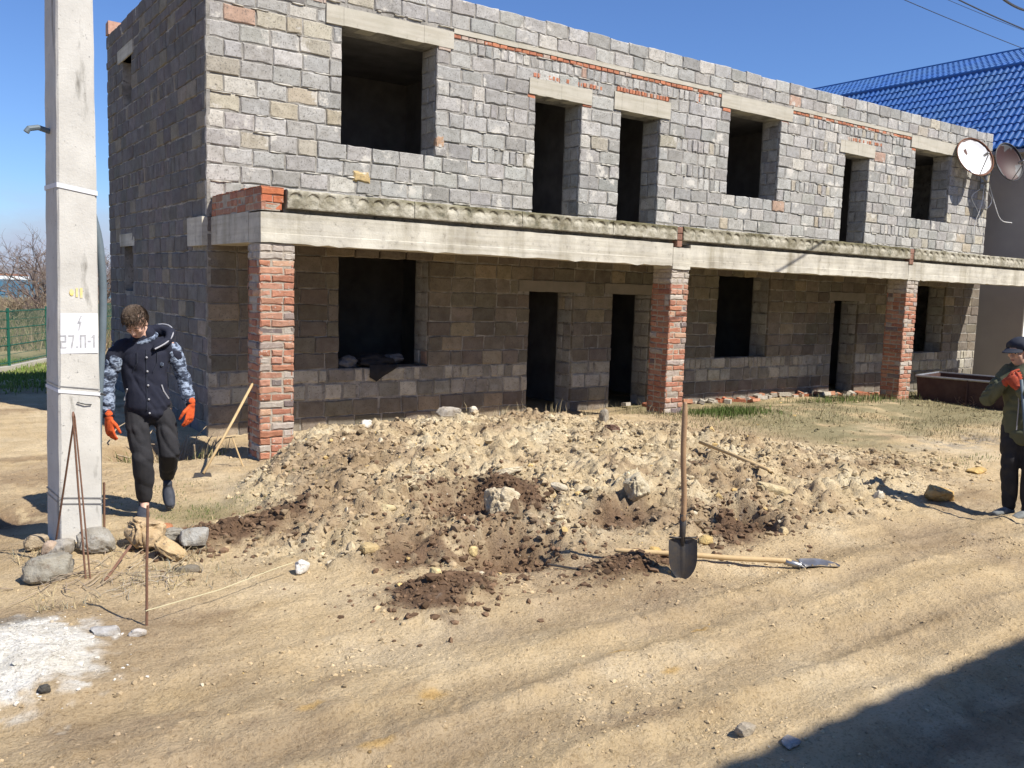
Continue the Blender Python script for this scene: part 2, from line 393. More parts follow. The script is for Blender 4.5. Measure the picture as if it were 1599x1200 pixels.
def wall_core(name, o, u, n, a0, a1, z0, z1, thick, holes, mat, parent=house):
    """solid wall slab with rectangular holes, faces only where exposed"""
    o = np.array(o, float); u = np.array(u, float); n = np.array(n, float); z = np.array([0, 0, 1.])
    As = sorted({a0, a1} | {min(max(v, a0), a1) for h in holes for v in h[:2]}); Zs = sorted({z0, z1} | {min(max(v, z0), z1) for h in holes for v in h[2:4]})
    def solid(i, j):
        if i < 0 or j < 0 or i >= len(As)-1 or j >= len(Zs)-1: return False
        a, b = (As[i]+As[i+1])/2, (Zs[j]+Zs[j+1])/2
        return not any(h[0] < a < h[1] and h[2] < b < h[3] for h in holes)
    g = Geo()
    def P(a, b, d): return o+u*a+z*b-n*d
    flip = np.cross(u, z)@n < 0
    def face(*p): g.add(p[::-1] if flip else p, [(0, 1, 2, 3)])
    for i in range(len(As)-1):
        for j in range(len(Zs)-1):
            if not solid(i, j): continue
            a, b, c, d = As[i], As[i+1], Zs[j], Zs[j+1]; t = thick
            face(P(a,c,0), P(b,c,0), P(b,d,0), P(a,d,0)); face(P(b,c,t), P(a,c,t), P(a,d,t), P(b,d,t))
            if not solid(i-1, j): face(P(a,c,t), P(a,c,0), P(a,d,0), P(a,d,t))
            if not solid(i+1, j): face(P(b,c,0), P(b,c,t), P(b,d,t), P(b,d,0))
            if not solid(i, j-1): face(P(a,c,t), P(b,c,t), P(b,c,0), P(a,c,0))
            if not solid(i, j+1): face(P(a,d,0), P(b,d,0), P(b,d,t), P(a,d,t))
    return g.obj(name, mat, parent)
INS = .014
E_ = .012
holesF = [(a-E_, b+E_, c-(E_ if c > 0 and c != 2.60 else 0), d) for a, b, c, d, l in OPU+OPL]
fw = wall_core('front_wall', (0, YF+INS, 0), (1,0,0), SE, X0+INS+.006, X1, -.4, ZT-.02, .40, holesF, M['mortar'])
sideH = [(13.97, 14.62, 4.40, 5.05), (14.0, 14.72, 1.63, 2.30)]
sideH = [(14.15, 14.75, 4.40, 5.08), (14.20, 14.80, 1.63, 2.31)]
sw = wall_core('side_wall', (X0+INS, 0, 0), (0,1,0), SL, YF+INS+.002, YB, -.4, ZT-.02, .40, sideH, M['mortar'])
bw = wall_core('rear_wall', (0, YB, 0), (1,0,0), (0,1,0), X0+INS+.4, X1, -.4, ZT-.03, .4, [], M['mortar'])
ew = wall_core('end_wall', (X1, 0, 0), (0,1,0), (1,0,0), YF+INS+.4, YB-.4, -.4, ZT-.03, .4, [], M['mortar'])
def course(o, u, n, a0, a1, z0, z1, cuts, par, upper, hdr=None, colf=None, lmin=.34, lmax=.40, start=0, P=PB, depth=.05, mat=None, gap=.017):
    """fill one course between a0 and a1, leaving out the cut intervals"""
    free = [(a0, a1)]
    for c0, c1 in sorted(cuts):
        nf = []
        for s, e in free:
            if c1 <= s or c0 >= e: nf.append((s, e)); continue
            if c0-s > .03: nf.append((s, c0))
            if e-c1 > .03: nf.append((c1, e))
        free = nf
    for s, e in free:
        a = s; first = True
        while a < e-.02:
            L = R_.uniform(.115, .14) if hdr and hdr(a) else R_.uniform(lmin, lmax)
            if not (hdr and hdr(a)) and R_.random() < .10: L = R_.uniform(.18, .3)
            if first and start: L = start
            first = False
            b = min(a+L, e)
            if e-b < .07: b = e
            if b-a > .62: b = (a+e)/2
            g0 = gap/2*R_.uniform(.5, 1.6); g1 = gap/2*R_.uniform(.5, 1.6)
            zz = z0+gap/2+R_.uniform(-.003, .003)
            sub = [(a+g0 if a > a0+.001 else a, b-g1)]
            V, F = blk(o, u, n, sub[0][0], sub[0][1], zz, z1-gap/2*R_.uniform(.6, 1.3), depth, ch=.010, jit=.0075, proud=R_.uniform(-.010, .007))
            c = colf(a, z0) if colf else blockcol(a, z0, upper)
            P.add(V, F, c, mat or (M['block'] if upper and n[1] < 0 else M['dblock']), par, n); a = b
def cuts_at(z0, z1, ops):
    zc = (z0+z1)/2; C = []
    for a, b, c, d, l in ops:
        if c < zc < d: C.append((a, b))
        if l and d-.01 < zc < l[2]: C.append((l[0], l[1]))
    return C
FO = (0, YF, 0)
# upper storey, course by course (bottom up)
zs = list(np.linspace(2.78, 4.98, 12))
for i in range(11):
    z0, z1 = zs[i], zs[i+1]
    def hd(a, i=i):
        if i == 7: return 6.2 < a < 7.3 or 10.4 < a < 11.7 or 16.2 < a < 17.2
        if i == 5: return 10.5 < a < 11.4 or 13.3 < a < 14.6
        if i == 4: return 6.3 < a < 7.4 or 10.9 < a < 11.8
        if i == 2: return 14 < a < 14.8 or 16.3 < a < 17.4
        if i == 9: return 13.7 < a < 14.7
        return False
    course(FO, (1,0,0), SE, X0, X1, z0, z1, cuts_at(z0, z1, OPU), fw, True, hd, start=.39 if i % 2 else .2)
# behind the porch slab
course(FO, (1,0,0), SE, X0, X1, 2.58, 2.78, cuts_at(2.6, 2.78, OPU), fw, True, None)
# soldier course below the ring beam, brick rows, ring beam, parapet
def hd2(a): return 6.3 < a < 11.5 or 13.5 < a < 17.3 or a > 19.3
course(FO, (1,0,0), SE, X0, X1, 4.98, 5.14, cuts_at(4.98, 5.15, OPU), fw, True, hd2)
course(FO, (1,0,0), SE, X0, 4.49, 5.14, 5.27, [], fw, True, None, colf=lambda a, z: tone((.24,.22,.21)) if R_.random() < .5 else tone((.40,.38,.35)))
def brickrow(o, u, n, a0, a1, z0, z1, w, par, gap=.010, depth=.05, miss=0, jit=.004, pr=.006, cf=bcol):
    a = a0
    while a < a1-.02:
        b = min(a+w*R_.uniform(.93, 1.05), a1)
        if R_.random() > miss:
            V, F = blk(o, u, n, a+gap/2, b-gap/2, z0+gap/2, z1-gap/2*R_.uniform(.6, 1.6), depth, ch=.006, jit=jit, proud=R_.uniform(-pr, pr))
            PK.add(V, F, cf(), M['brick'], par, n)
        a = b
def orange(): return tone((.50,.20,.11), .18) if R_.random() < .8 else tone((.50,.40,.32), .1)
for a0, a1 in ((6.30, 11.56), (13.45, 17.31)):
    brickrow(FO, (1,0,0), SE, a0, a1, 5.145, 5.205, .125, fw, miss=.06, cf=orange)
brickrow(FO, (1,0,0), SE, 3.6, 4.49, 5.21, 5.27, .125, fw, cf=orange)
for a0, a1, z0 in ((7.57, 8.95, 4.85), (9.22, 10.35, 4.90), (14.92, 16.30, 4.88)):
    brickrow(FO, (1,0,0), SE, a0, a1, z0, z0+.075, .066, fw, gap=.012, cf=orange, pr=.008)
for k in range(3):
    brickrow(FO, (1,0,0), SE, 10.98, 11.12, 4.93+k*.07, 5.0+k*.07, .14, fw, cf=orange)
for a0, a1, z0 in ((6.07, 6.28, 4.955), (7.55, 7.69, 4.56), (8.56, 8.74, 4.58), (11.6, 11.8, 4.93), (13.16, 13.36, 4.93), (17.35, 17.5, 4.94)):
    brickrow(FO, (1,0,0), SE, a0, a1, z0, z0+.06, .2, fw, cf=orange, pr=.012)
course(FO, (1,0,0), SE, 3.045, X1, 5.27, 5.47, [], fw, True, None, start=.2)
# top course of the parapet
a = X0
while a < X1-.05:
    b = min(a+R_.uniform(.36, .43), X1)
    if not (X1-.3 < a):
        V, F = blk(FO, (1,0,0), SE, a+.006, b-.006, 5.475, ZT+R_.uniform(-.012, .018), .19, ch=.012, jit=.006, proud=R_.uniform(-.008, .008)); PB.add(V, F, blockcol(a, 5.5), M['block'], fw, SE)
    a = b
# mortar squeezed out of the joints
ms = Geo()
for zj in list(zs)+[2.58, 5.14, 5.27, 5.47]+list(zl if False else []):
    x = X0+.05
    while x < X1-.3:
        L = R_.uniform(.04, .30)
        if R_.random() < .34 and not any(a-.02 < x+L and x < b+.02 and c-.02 < zj < (l[2]+.02 if l else d+.02) for a, b, c, d, l in OPU) and not any(l and l[0]-.02 < x+L and x < l[1]+.02 and d-.02 < zj < l[2]+.02 for a, b, c, d, l in OPU):
            k = max(2, int(L/.04)); V = []
            for q in range(k+1):
                xx = x+L*q/k; h_ = .011*R_.uniform(.5, 1.5)*(0.3 if q in (0, k) else 1); o_ = R_.uniform(-.003, .003)
                V += [(xx, YF+.012, zj-h_+o_), (xx, YF-R_.uniform(.004, .012), zj-h_*.4+o_), (xx, YF-R_.uniform(.004, .011), zj+h_*.5+o_), (xx, YF+.012, zj+h_+o_)]
            F = [(q*4+j, q*4+4+j, q*4+5+j, q*4+1+j) for q in range(k) for j in range(3)]
            ms.add(V, F)
        x += L+R_.uniform(.02, .3)
ms.obj('mortar_squeeze', M['smear'], fw, kind='stuff')
# tan stones picked out in the photograph
V, F = blk(FO, (1,0,0), SE, 4.86, 5.11, 3.12, 3.28, .05, ch=.03, jit=.006, proud=.017); PB.add(V, F, (.58,.43,.22), M['block'], fw, SE)
V, F = blk(FO, (1,0,0), SE, 6.06, 6.20, 3.68, 3.86, .05, ch=.02, jit=.01, proud=.014); PB.add(V, F, (.50,.33,.22), M['block'], fw, SE)
# ring beam (cast concrete band) and lintels
for a0, a1 in ((6.302, 11.558), (13.452, 17.308), (19.222, 20.55)):
    rb = Geo(); x = a0
    while x < a1-.01:
        x2 = min(x+.35, a1); rb.box((x, YF-.004-R_.uniform(0, .006), 5.207+R_.uniform(-.004, .004)), (x2, YF+.012, 5.268+R_.uniform(-.003, .006))); x = x2
    rb.obj('ring_beam', M['lintel'], fw)
for a, b, c, d, l in OPU+OPL:
    if l:
        g = Geo(); n_ = 8
        for k in range(n_):
            xa = l[0]+(l[1]-l[0])*k/n_; xb = l[0]+(l[1]-l[0])*(k+1)/n_
            g.box((xa, YF-.010+R_.uniform(-.002, .002), d+R_.uniform(-.006, .004)), (xb, YF+.20, l[2]+R_.uniform(-.004, .004)))
        g.box((a-.13, YF+.205, d+.002), (b+.13, YF+.39, l[2]))
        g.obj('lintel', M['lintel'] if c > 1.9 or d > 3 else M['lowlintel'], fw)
# lower storey front, under the porch
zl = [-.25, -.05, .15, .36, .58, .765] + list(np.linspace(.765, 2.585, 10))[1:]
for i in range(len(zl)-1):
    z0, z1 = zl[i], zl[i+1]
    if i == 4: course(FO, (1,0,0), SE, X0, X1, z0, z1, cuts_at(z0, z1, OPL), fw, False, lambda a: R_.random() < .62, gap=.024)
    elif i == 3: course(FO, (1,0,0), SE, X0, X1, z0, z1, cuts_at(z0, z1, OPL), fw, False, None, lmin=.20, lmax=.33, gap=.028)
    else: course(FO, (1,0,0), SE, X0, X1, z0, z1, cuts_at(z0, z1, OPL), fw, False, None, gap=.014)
# jamb faces on the right side of each opening (facing -x)
for a, b, c, d, l in OPU+OPL:
    z = c if c not in (2.60, -.3) else (2.6 if c > 0 else -.05)
    k = 0
    while z < d-.05:
        z1 = min(z+.2, d)
        course((b, 0, 0), (0,1,0), SL, YF+.055, YF+.40, z, z1, [], fw, True, None, lmin=.34 if k % 2 else .16, lmax=.36 if k % 2 else .2, depth=.018); z = z1; k += 1
        # left reveal, facing +x
    z = c if c not in (2.60, -.3) else (2.6 if c > 0 else -.05)
    while z < d-.05:
        z1 = min(z+.2, d)
        course((a, 0, 0), (0,1,0), (1,0,0), YF+.055, YF+.40, z, z1, [], fw, True, None, depth=.018); z = z1
# side wall facing -x, all in shade
SO = (X0, 0, 0)
zz = [-.25, -.05, .15, .36, .58, .765] + list(np.linspace(.765, 2.585, 10))[1:] + list(zs) + [5.14, 5.27, 5.465]
def shaded_sidecol(a, z): return tone((.205,.195,.195), .14) if R_.random() < .88 else tone((.30,.27,.23), .1)  # side blocks darker than the front ones, wall shade painted into their colour
for i in range(len(zz)-1):
    z0, z1 = zz[i], zz[i+1]; zc = (z0+z1)/2
    cc = [(h[0], h[1]) for h in sideH if h[2] < zc < h[3]]
    if 2.24 < zc < 2.54: cc.append((YF-.1, 11.05))
    course(SO, (0,1,0), SL, YF+.012, YB-.01, z0, z1, cc, sw, True, lambda a, i=i: i in (9, 17, 22, 25) and a > 11.5, colf=shaded_sidecol, start=.39 if i % 2 else .2, gap=.015)
y = YF+.02
while y < YB:
    y2 = min(y+R_.uniform(.37, .42), YB)
    V, F = blk(SO, (0,1,0), SL, y+.006, y2-.006, 5.475, ZT+R_.uniform(-.02, .02), .19, ch=.012, jit=.006)
    PB.add(V, F, shaded_sidecol(0, 0), M['block'], sw, SL); y = y2
g = Geo(); g.box((X0+.0, YB-.22, ZT+.02), (X0+.25, YB-.0, ZT+.22), (.55,.33,.24), .008); g.obj('parapet_stub', M['brick'], sw)
for h in sideH:
    g = Geo(); g.box((X0-.006, h[0]-.15, h[3]), (X0+.2, h[1]+.25, h[3]+.19)); g.obj('side_lintel', M['concrete'], sw)
g = Geo(); g.box((X0+.003, YF+.004, -.3), (X0+.045, YF+.075, ZT-.03)); g.obj('corner_mortar', M['mortar'], house)
# floors and partitions inside
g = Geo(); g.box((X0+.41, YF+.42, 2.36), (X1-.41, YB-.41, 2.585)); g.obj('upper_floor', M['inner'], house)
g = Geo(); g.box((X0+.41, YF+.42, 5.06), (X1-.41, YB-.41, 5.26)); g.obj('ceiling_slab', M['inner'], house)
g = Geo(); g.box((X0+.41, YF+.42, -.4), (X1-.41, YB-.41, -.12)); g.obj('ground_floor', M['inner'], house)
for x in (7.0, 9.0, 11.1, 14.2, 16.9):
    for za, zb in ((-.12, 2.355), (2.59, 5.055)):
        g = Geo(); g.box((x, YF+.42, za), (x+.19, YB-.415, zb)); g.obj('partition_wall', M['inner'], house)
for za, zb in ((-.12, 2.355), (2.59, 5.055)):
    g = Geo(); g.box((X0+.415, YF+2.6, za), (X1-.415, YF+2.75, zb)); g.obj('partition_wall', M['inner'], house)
# ------------------------------------------------------------------ porch: columns, beams, slabs
def column(x, x2, ztop, zb=-.15):
    w = x2-x; dp = .38
    g = Geo(); g.box((x+.012, YC+.012, zb-.2), (x2-.012, YC+dp-.012, ztop)); c = g.obj('porch_column', M['bmortar'], house)
    z = zb; k = 0
    while z < ztop-.03:
        z1 = min(z+.0765, ztop)
        for o, u, n, a0, a1 in (((0, YC, 0), (1,0,0), SE, x, x2), ((x, 0, 0), (0,1,0), SL, YC, YC+dp), ((x2, 0, 0), (0,1,0), (1,0,0), YC, YC+dp), ((0, YC+dp, 0), (1,0,0), (0,1,0), x, x2)):
            L = .25 if (k+(u[0] == 0)) % 2 else .12
            s = a0
            e = min(s+L, a1)
            segs = [(s, e), (e, a1)] if R_.random() > .25 else [(s, s+.12), (s+.12, a1-.12), (a1-.12, a1)]
            inset = .009 if n in (SL, (1,0,0)) else 0
            for p, q in segs:
                p2 = p+(.006 if p > a0+.01 else inset); q2 = q-(.006 if q < a1-.01 else inset)
                colr = tone((.47,.42,.36), .1) if (z1 > ztop-.16 or R_.random() < .10) else bcol()
                V, F = blk(o, u, n, p2, q2, z+.006, z1-.006+R_.uniform(-.002, .002), .03, ch=.009, jit=.006, proud=R_.uniform(-.010, .005))
                PK.add(V, F, colr, M['brick'], c, n)
        z = z1; k += 1
    return c
column(3.09, 3.455, 2.232); column(8.92, 9.27, 2.20); column(14.79, 15.15, 2.228); column(20.2, 20.55, 2.228)
def rough_beam(a0, a1, y0, y1, z0, z1, name='porch_beam', mat='concrete', step=.12, par=house):
    """board-cast beam along x with slightly uneven arris"""
    xs = np.arange(a0, a1, step); xs = np.append(xs, a1); V = []
    for x in xs:
        j = lambda s: R_.uniform(-s, s)
        V += [(x, y0+j(.003), z0+j(.006)-max(0, R_.gauss(-.01, .012))), (x, y0+j(.002), (z0+z1)/2-.06), (x, y0+.004+j(.002), (z0+z1)/2-.055), (x, y0+.004+j(.003), z1+j(.003)), (x, y1, z1), (x, y1, z0)]
    n = len(xs); F = []
    for i in range(n-1):
        for k in range(6): F.append((i*6+k, (i+1)*6+k, (i+1)*6+(k+1) % 6, i*6+(k+1) % 6))
    F += [tuple(range(6)), tuple((n-1)*6+k for k in range(6))[::-1]]
    F = [f[::-1] for f in F]
    return obj(name, V, F, M[mat], par)
rough_beam(3.095, 8.915, YC-.01, YC+.36, 2.237, 2.543)
rough_beam(8.919, 9.26, YC-.016, YC+.36, 2.195, 2.49)
rough_beam(9.264, 14.78, YC-.01, YC+.36, 2.235, 2.54)
rough_beam(14.784, 15.16, YC-.012, YC+.36, 2.222, 2.545)
rough_beam(15.164, 20.43, YC-.01, YC+.36, 2.235, 2.542)
# return beam to the left corner of the house (three boards high)
g = Geo(); g.box((3.093, YC+.365, 2.245), (3.40, YF-.002, 2.56), jit=.002); g.box((2.99, YF+.001, 2.235), (3.10, 11.04, 2.565)); g.obj('return_beam', M['concrete'], house)
g = Geo(); g.box((3.105, YC+.01, 2.56), (3.30, YF-.01, 2.785)); pc = g.obj('brick_coping', M['bmortar'], house)
for k in range(3):
    z0 = 2.562+k*.077
    brickrow((3.10, 0, 0), (0,1,0), SL, YC, YF-.01, z0, z0+.077, .25 if k != 1 else .125, pc)
    brickrow((0, YC, 0), (1,0,0), SE, 3.10, 3.34, z0, z0+.077, .24 if k != 1 else .12, pc, cf=lambda: tone((.50,.165,.08), .1), pr=.01)
y = YC
while y < YF-.05:
    g2 = Geo(); g2.box((3.10, y+.004, 2.788), (3.345, min(y+.12, YF-.01), 2.80+R_.uniform(-.004, .006)), jit=.003)
    PK.add(g2.V[0], g2.F, tone((.42,.17,.10), .12), M['brick'], pc, (0, 0, 1)); y += .125
# filler strip in the recess between beam and slabs
g = Geo(); g.box((3.36, YC+.07, 2.544), (20.42, YC+.30, 2.592)); g.obj('bearing_strip', M['mortar'], house)
def hollow_slab(a0, a1):
    """precast plank, hollow cores plugged with mortar, arched pockets showing on its front end"""
    nx = max(2, int((a1-a0)/.0125)); nz_ = 16
    xs = np.linspace(a0, a1, nx+1); zs_ = np.linspace(2.592, 2.782, nz_+1)
    X, Z = np.meshgrid(xs, zs_)
    ph = ((X-3.36) % .187)-.0935
    r = np.hypot(ph, (Z-2.672)*.9)
    dep = .017*(1-sst(.066, .076, r))*(.10+.90*sst(2.68, 2.73, Z))*(.25+1.3*vnoise(np.floor((X-3.36)/.187), X*0, 1, 301))
    edge = .012*sst(2.765, 2.782, Z)+.006*sst(2.600, 2.592, Z)
    Y = YC-.035+dep+edge+fbm(X, Z, 14, 3, 310)*.022+fbm(X, Z, 3, 2, 312)*.008
    Ztop = Z+np.where(Z > 2.78, fbm(X, X*0, 6, 3, 320)*.012, 0)
    moss = sst(2.70, 2.775, Z)*sst(-.20, .25, fbm(X, Z, 1.1, 3, 330)+.20*(np.interp(X, [3, 5, 6.5, 9, 15, 17, 20], [-1.2, -.7, .9, 1.1, 1.0, -.3, -.6])))
    low_ = .9*sst(-.1, .4, fbm(X, Z, 2.3, 3, 340)+.25*np.interp(X, [3, 6, 8, 11, 15, 18], [-1, -.2, .4, .2, .6, -1]))
    c = np.ones(X.shape+(3,)); 
    for ch, (m_, l_) in enumerate(((.40, .66), (.385, .64), (.26, .58))): c[..., ch] = (1-moss*(1-m_))*(1-.5*low_*(1-l_)*1.0)
    V = np.stack([X, Y, Ztop], -1).reshape(-1, 3); w = nx+1
    i, j = np.meshgrid(np.arange(nx), np.arange(nz_)); k = (j*w+i).ravel()
    F = [tuple(q) for q in np.stack([k, k+1, k+1+w, k+w], 1)]
    b = len(V); t0 = (nz_)*w
    top = [(x, YF-.003, 2.782) for x in xs]; bot = [(x, YF-.003, 2.592) for x in xs]
    V = np.vstack([V, top, bot]); cc = np.vstack([c.reshape(-1, 3), np.tile((.5,.5,.38), (w, 1)), np.tile((.7,.68,.62), (w, 1))])
    for q in range(nx): F.append((t0+q, t0+q+1, b+q+1, b+q)); F.append((q+1, q, b+w+q, b+w+q+1))
    F.append((0, t0, b, b+w)); F.append((t0+nx, nx, b+w+nx, b+nx))
    obj('floor_slab', V, F, M['slab'], house, col=cc)
for a_, b_ in ((8.955, 9.085), (14.755, 14.905)):
    g = Geo(); g.box((a_, YC+.12, 2.594), (b_, YF-.003, 2.780)); g.obj('slab_infill', M['mortar'], house)
edges = [3.36, 4.83, 6.31, 7.78, 8.96, 9.08, 10.5, 11.97, 13.43, 14.76, 14.9, 16.3, 17.7, 19.1, 20.43]
for a, b in zip(edges[:-1], edges[1:]):
    if b-a > .5: hollow_slab(a+.004, b-.004)
    else:
        for k in range(3):
            V, F = blk((0, YC-.02, 0), (1,0,0), SE, a+.01, b-.01, 2.50+k*.093, 2.50+(k+1)*.093-.008, .12, proud=.006); PK.add(V, F, tone((.30,.17,.12), .2), M['brick'], house, SE)
# lower-wall base course of rubble bricks
g = Geo()
for _ in range(90):
    x = R_.uniform(9.6, 17.3); y = YF-.03-abs(R_.gauss(0, .07)); a = R_.uniform(0, 3.1)
    z = gz(x, y)+R_.uniform(.0, .06)
    rot = Matrix.Rotation(a, 3, 'Z')@Matrix.Rotation(R_.uniform(-.4, .4), 3, 'X')
    hs = (R_.uniform(.05, .12), R_.uniform(.04, .06), R_.uniform(.025, .04))
    g.obox((x, y-.03, z), hs, rot, R_.choice([(.46,.17,.09), (.5,.25,.15), (.50,.46,.38), (.42,.39,.33)]))
props(g.obj('brick_rubble', M['brick'], None, kind='stuff'), 'broken bricks and mortar crumbs heaped along the foot of the house wall', 'rubble')
PB.flush('block', 'blocks', house); PK.flush('brick', 'bricks', house)
# ------------------------------------------------------------------ ground sheet
def axis(spec):
    o = [spec[0][0]]
    for a, b, s in spec:
        n = max(1, int(round((b-a)/s))); o += list(np.linspace(a, b, n+1)[1:])
    return np.array(o)
def geo_out(a, s, end):
    v = [a]
    while v[-1] < end: s *= 1.22; v.append(v[-1]+s)
    return v[1:]
gx = axis([(-1.2, .2, .06), (.2, 6.5, .021), (6.5, 9.5, .032), (9.5, 14, .05), (14, 21, .09)])
gx = np.concatenate([[-v for v in geo_out(1.2, .08, 6000)][::-1], gx, geo_out(21, .12, 6000)])
gy = axis([(-3, 1.4, .12), (1.4, 2.4, .03), (2.4, 6.6, .019), (6.6, 9.4, .027), (9.4, 10.6, .045), (10.6, 18, .12)])
gy = np.concatenate([[-v for v in geo_out(3, .15, 6000)][::-1], gy, geo_out(18, .16, 6000)])
GX, GY = np.meshgrid(gx, gy); GZ = height(GX, GY)
mm = mound_mask(GX, GY)
def mixc(c, col, w): return c*(1-w[..., None])+np.array(col)*w[..., None]
n1 = fbm(GX, GY, .7, 4, 401); n2 = fbm(GX, GY, 3.1, 4, 411); n4 = fbm(GX, GY, 13, 3, 421)
c = np.zeros(GX.shape+(3,)); c[:] = (.605, .47, .285)
c = mixc(c, (.47, .36, .23), .85*sst(-.05, .30, n1+.4*n2))                     # damper, darker earth
c = mixc(c, (.69, .565, .375), .8*sst(.0, .30, -n1+.5*n2))                   # pale dust
c = mixc(c, (.36, .265, .165), .75*sst(.06, .24, fbm(GX*.45, GY*1.3, 1.5, 5, 451)+.25*n4))      # damp scraped patches
c = mixc(c, (.40, .29, .17), .6*(1-sst(.4, 1.0, GX))*sst(5.4, 6.5, GY)*(1-sst(14, 17, GY))*sst(-.3, .2, n2))
for yr, wd, sd in ((2.75, .20, 1), (3.85, .22, 2), (1.9, .22, 3), (3.35, .13, 4)):
    yy = yr+.10*np.sin(GX*.55+sd)+.03*np.sin(GX*1.9+sd*2)
    c = mixc(c, (.33, .25, .165), .55*np.exp(-((GY-yy)/wd)**2)*sst(-.3, .15, fbm(GX, GY, 1.4, 3, 430+sd)))
c = mixc(c, (.58, .47, .30), mm*.8)
c = mixc(c, (.70, .60, .41), mm*sst(.0, .3, n2+.5*n4))
c = mixc(c, (.33, .235, .145), mm*sst(-.02, .22, fbm(GX, GY, 1.6, 4, 441)+.5*n4)*.75)
for a, b, rx, ry, d in PITS: c = mixc(c, (.19, .12, .075), np.clip(gauss(GX, GY, a, b, rx*1.25, ry*1.25, 3), 0, 1)*.95*sst(-.5, -.1, n4+n2))
for a, b, rx, ry, d in HEAPS: c = mixc(c, (.165, .105, .066), sst(.22, .75, gauss(GX, GY, a, b, rx*1.35, ry*1.35)+.5*n2+.6*n4))
lime = sst(.30, .62, gauss(GX, GY, .42, 4.66, .44, .58, 2.5)+.5*n2+.7*n4)
c = mixc(c, (.86, .84, .77), lime*.95)
c = mixc(c, (.26, .235, .20), .7*sst(.35, .8, gauss(GX, GY, .35, 5.15, .35, .16)+.3*n2))
# ochre smears of clay on the road, thin grass tint by the house and on the left
for a, b, r in ((1.97, 3.32, .07), (3.10, 2.92, .05), (3.02, 3.2, .06), (1.55, 3.05, .07), (1.45, 3.5, .05), (3.6, 3.2, .05)):
    c = mixc(c, (.62, .41, .16), sst(.4, .75, gauss(GX, GY, a, b, r*1.5, r*.8)+.6*n4)*.8)
gr = np.clip(sst(6.0, 7.2, GY+.5*n1-.35*np.clip(GX-13, -9, 0)*.6)*sst(8.6, 10, GX)*sst(-.35, .1, n2+n1)*.85, 0, 1)
c = mixc(c, (.27, .245, .14), gr)
c = mixc(c, (.16, .17, .07), .65*gauss(GX, GY, 1.95, 6.95, .35, .35)*sst(-.3, .2, n2))
gl = sst(15.2, 16.5, GY+.6*n1)*(1-sst(24, 30, GY))
c = mixc(c, (.17, .19, .065), gl*.9*sst(-.4, .1, n2+n1))
far = sst(24, 40, np.hypot(GX, GY))
c = mixc(c, (.20, .17, .11), far*.85)
c = mixc(c, (.25, .245, .235), .7*gauss(GX, GY, 11.6, 5.9, 1.3, .35)*sst(-.1, .15, n4+n2))   # gravelly patch
M['soil'] = material('earth', (1,1,1), .97, tint=True, var=(.88,.86,.83), nscale=4, bump=.85, bscale=42, coord='World', dark=((.20,.145,.09), 34, .60, .74), bdist=.038, spec=.1, detail=10, streak=[(2.2, (.28, 1.6, 1), .48, .66, (.84,.82,.78)), (60, (1, 1, 1), .52, .62, (.78,.76,.72))])
H_, W_ = GX.shape
k = (np.arange(H_-1)[:, None]*W_+np.arange(W_-1)[None, :]).ravel()
F = np.stack([k, k+1, k+1+W_, k+W_], 1)
ground = obj('ground', np.stack([GX, GY, GZ], -1).reshape(-1, 3), F, M['soil'], None, col=c.reshape(-1, 3), smooth=True, origin=np.zeros(3), kind='structure')
print('ground', len(F))
# ------------------------------------------------------------------ loose clods and crumbs
rs = np.random.RandomState(5)
def scatter(n, xr, yr, dens, smin, smax, pw, colf, name, mat, label, cat, sub=1, sink=.42, flat=.75, kind='stuff'):
    x = rs.uniform(*xr, n); y = rs.uniform(*yr, n)
    keep = rs.rand(n) < dens(x, y); x = x[keep]; y = y[keep]; n = len(x)
    s = smin+(smax-smin)*rs.rand(n)**pw
    B, T = ico(sub); nb = len(B)
    V = B[None]*(1+rs.uniform(-.45, .38, (n, nb, 1)))
    sc = np.stack([rs.uniform(.7, 1.35, n), rs.uniform(.7, 1.2, n), rs.uniform(.45, .95, n)*flat/.75], 1)
    V = V*sc[:, None]*s[:, None, None]
    th = rs.uniform(0, 6.28, n); ca, sa = np.cos(th)[:, None], np.sin(th)[:, None]
    V = np.stack([V[..., 0]*ca-V[..., 1]*sa, V[..., 0]*sa+V[..., 1]*ca, V[..., 2]], -1)
    z = height(x, y)+s*(.5-sink)
    V = V+np.stack([x, y, z], 1)[:, None]
    F = (T[None]+(np.arange(n)*nb)[:, None, None]).reshape(-1, 3)
    col = colf(x, y, n); col = np.repeat(col, nb, 0)
    print(name, n)
    return props(obj(name, V.reshape(-1, 3), F, mat, None, col=col, origin=np.zeros(3), kind=kind), label, cat)
def soilcol(x, y, n):
    i, j = np.searchsorted(gx, x).clip(0, W_-1), np.searchsorted(gy, y).clip(0, H_-1)
    b = c[j, i]
    k = rs.rand(n)
    b = b*rs.uniform(.72, 1.04, (n, 1))
    b = np.where((k < .012)[:, None], np.array([.60, .53, .40]), b)
    b = np.where(((k > .05) & (k < .065))[:, None], np.array([.58, .42, .19]), b)
    b = np.where((k > .90)[:, None], b*.55, b)
    return b
M['clod'] = material('clods', (1,1,1), .97, tint=True, var=(.8,.78,.74), nscale=30, bump=.5, bscale=120, coord='World', spec=.1)
def dens_m(x, y):
    m = mound_mask(x, y); hp = sum(gauss(x, y, a, b, rx, ry) for a, b, rx, ry, d in HEAPS)
    return np.clip(m*.85*sst(-.35, .1, fbm(x, y, 1.1, 3, 501))+1.0*hp, 0, 1)*(1-sst(8.9, 9.3, y))
scatter(60000, (1.2, 10.5), (3.9, 9.2), dens_m, .006, .038, 6, soilcol, 'soil_clods', M['clod'], 'loose tan and brown clods strewn over the excavated heap', 'soil')
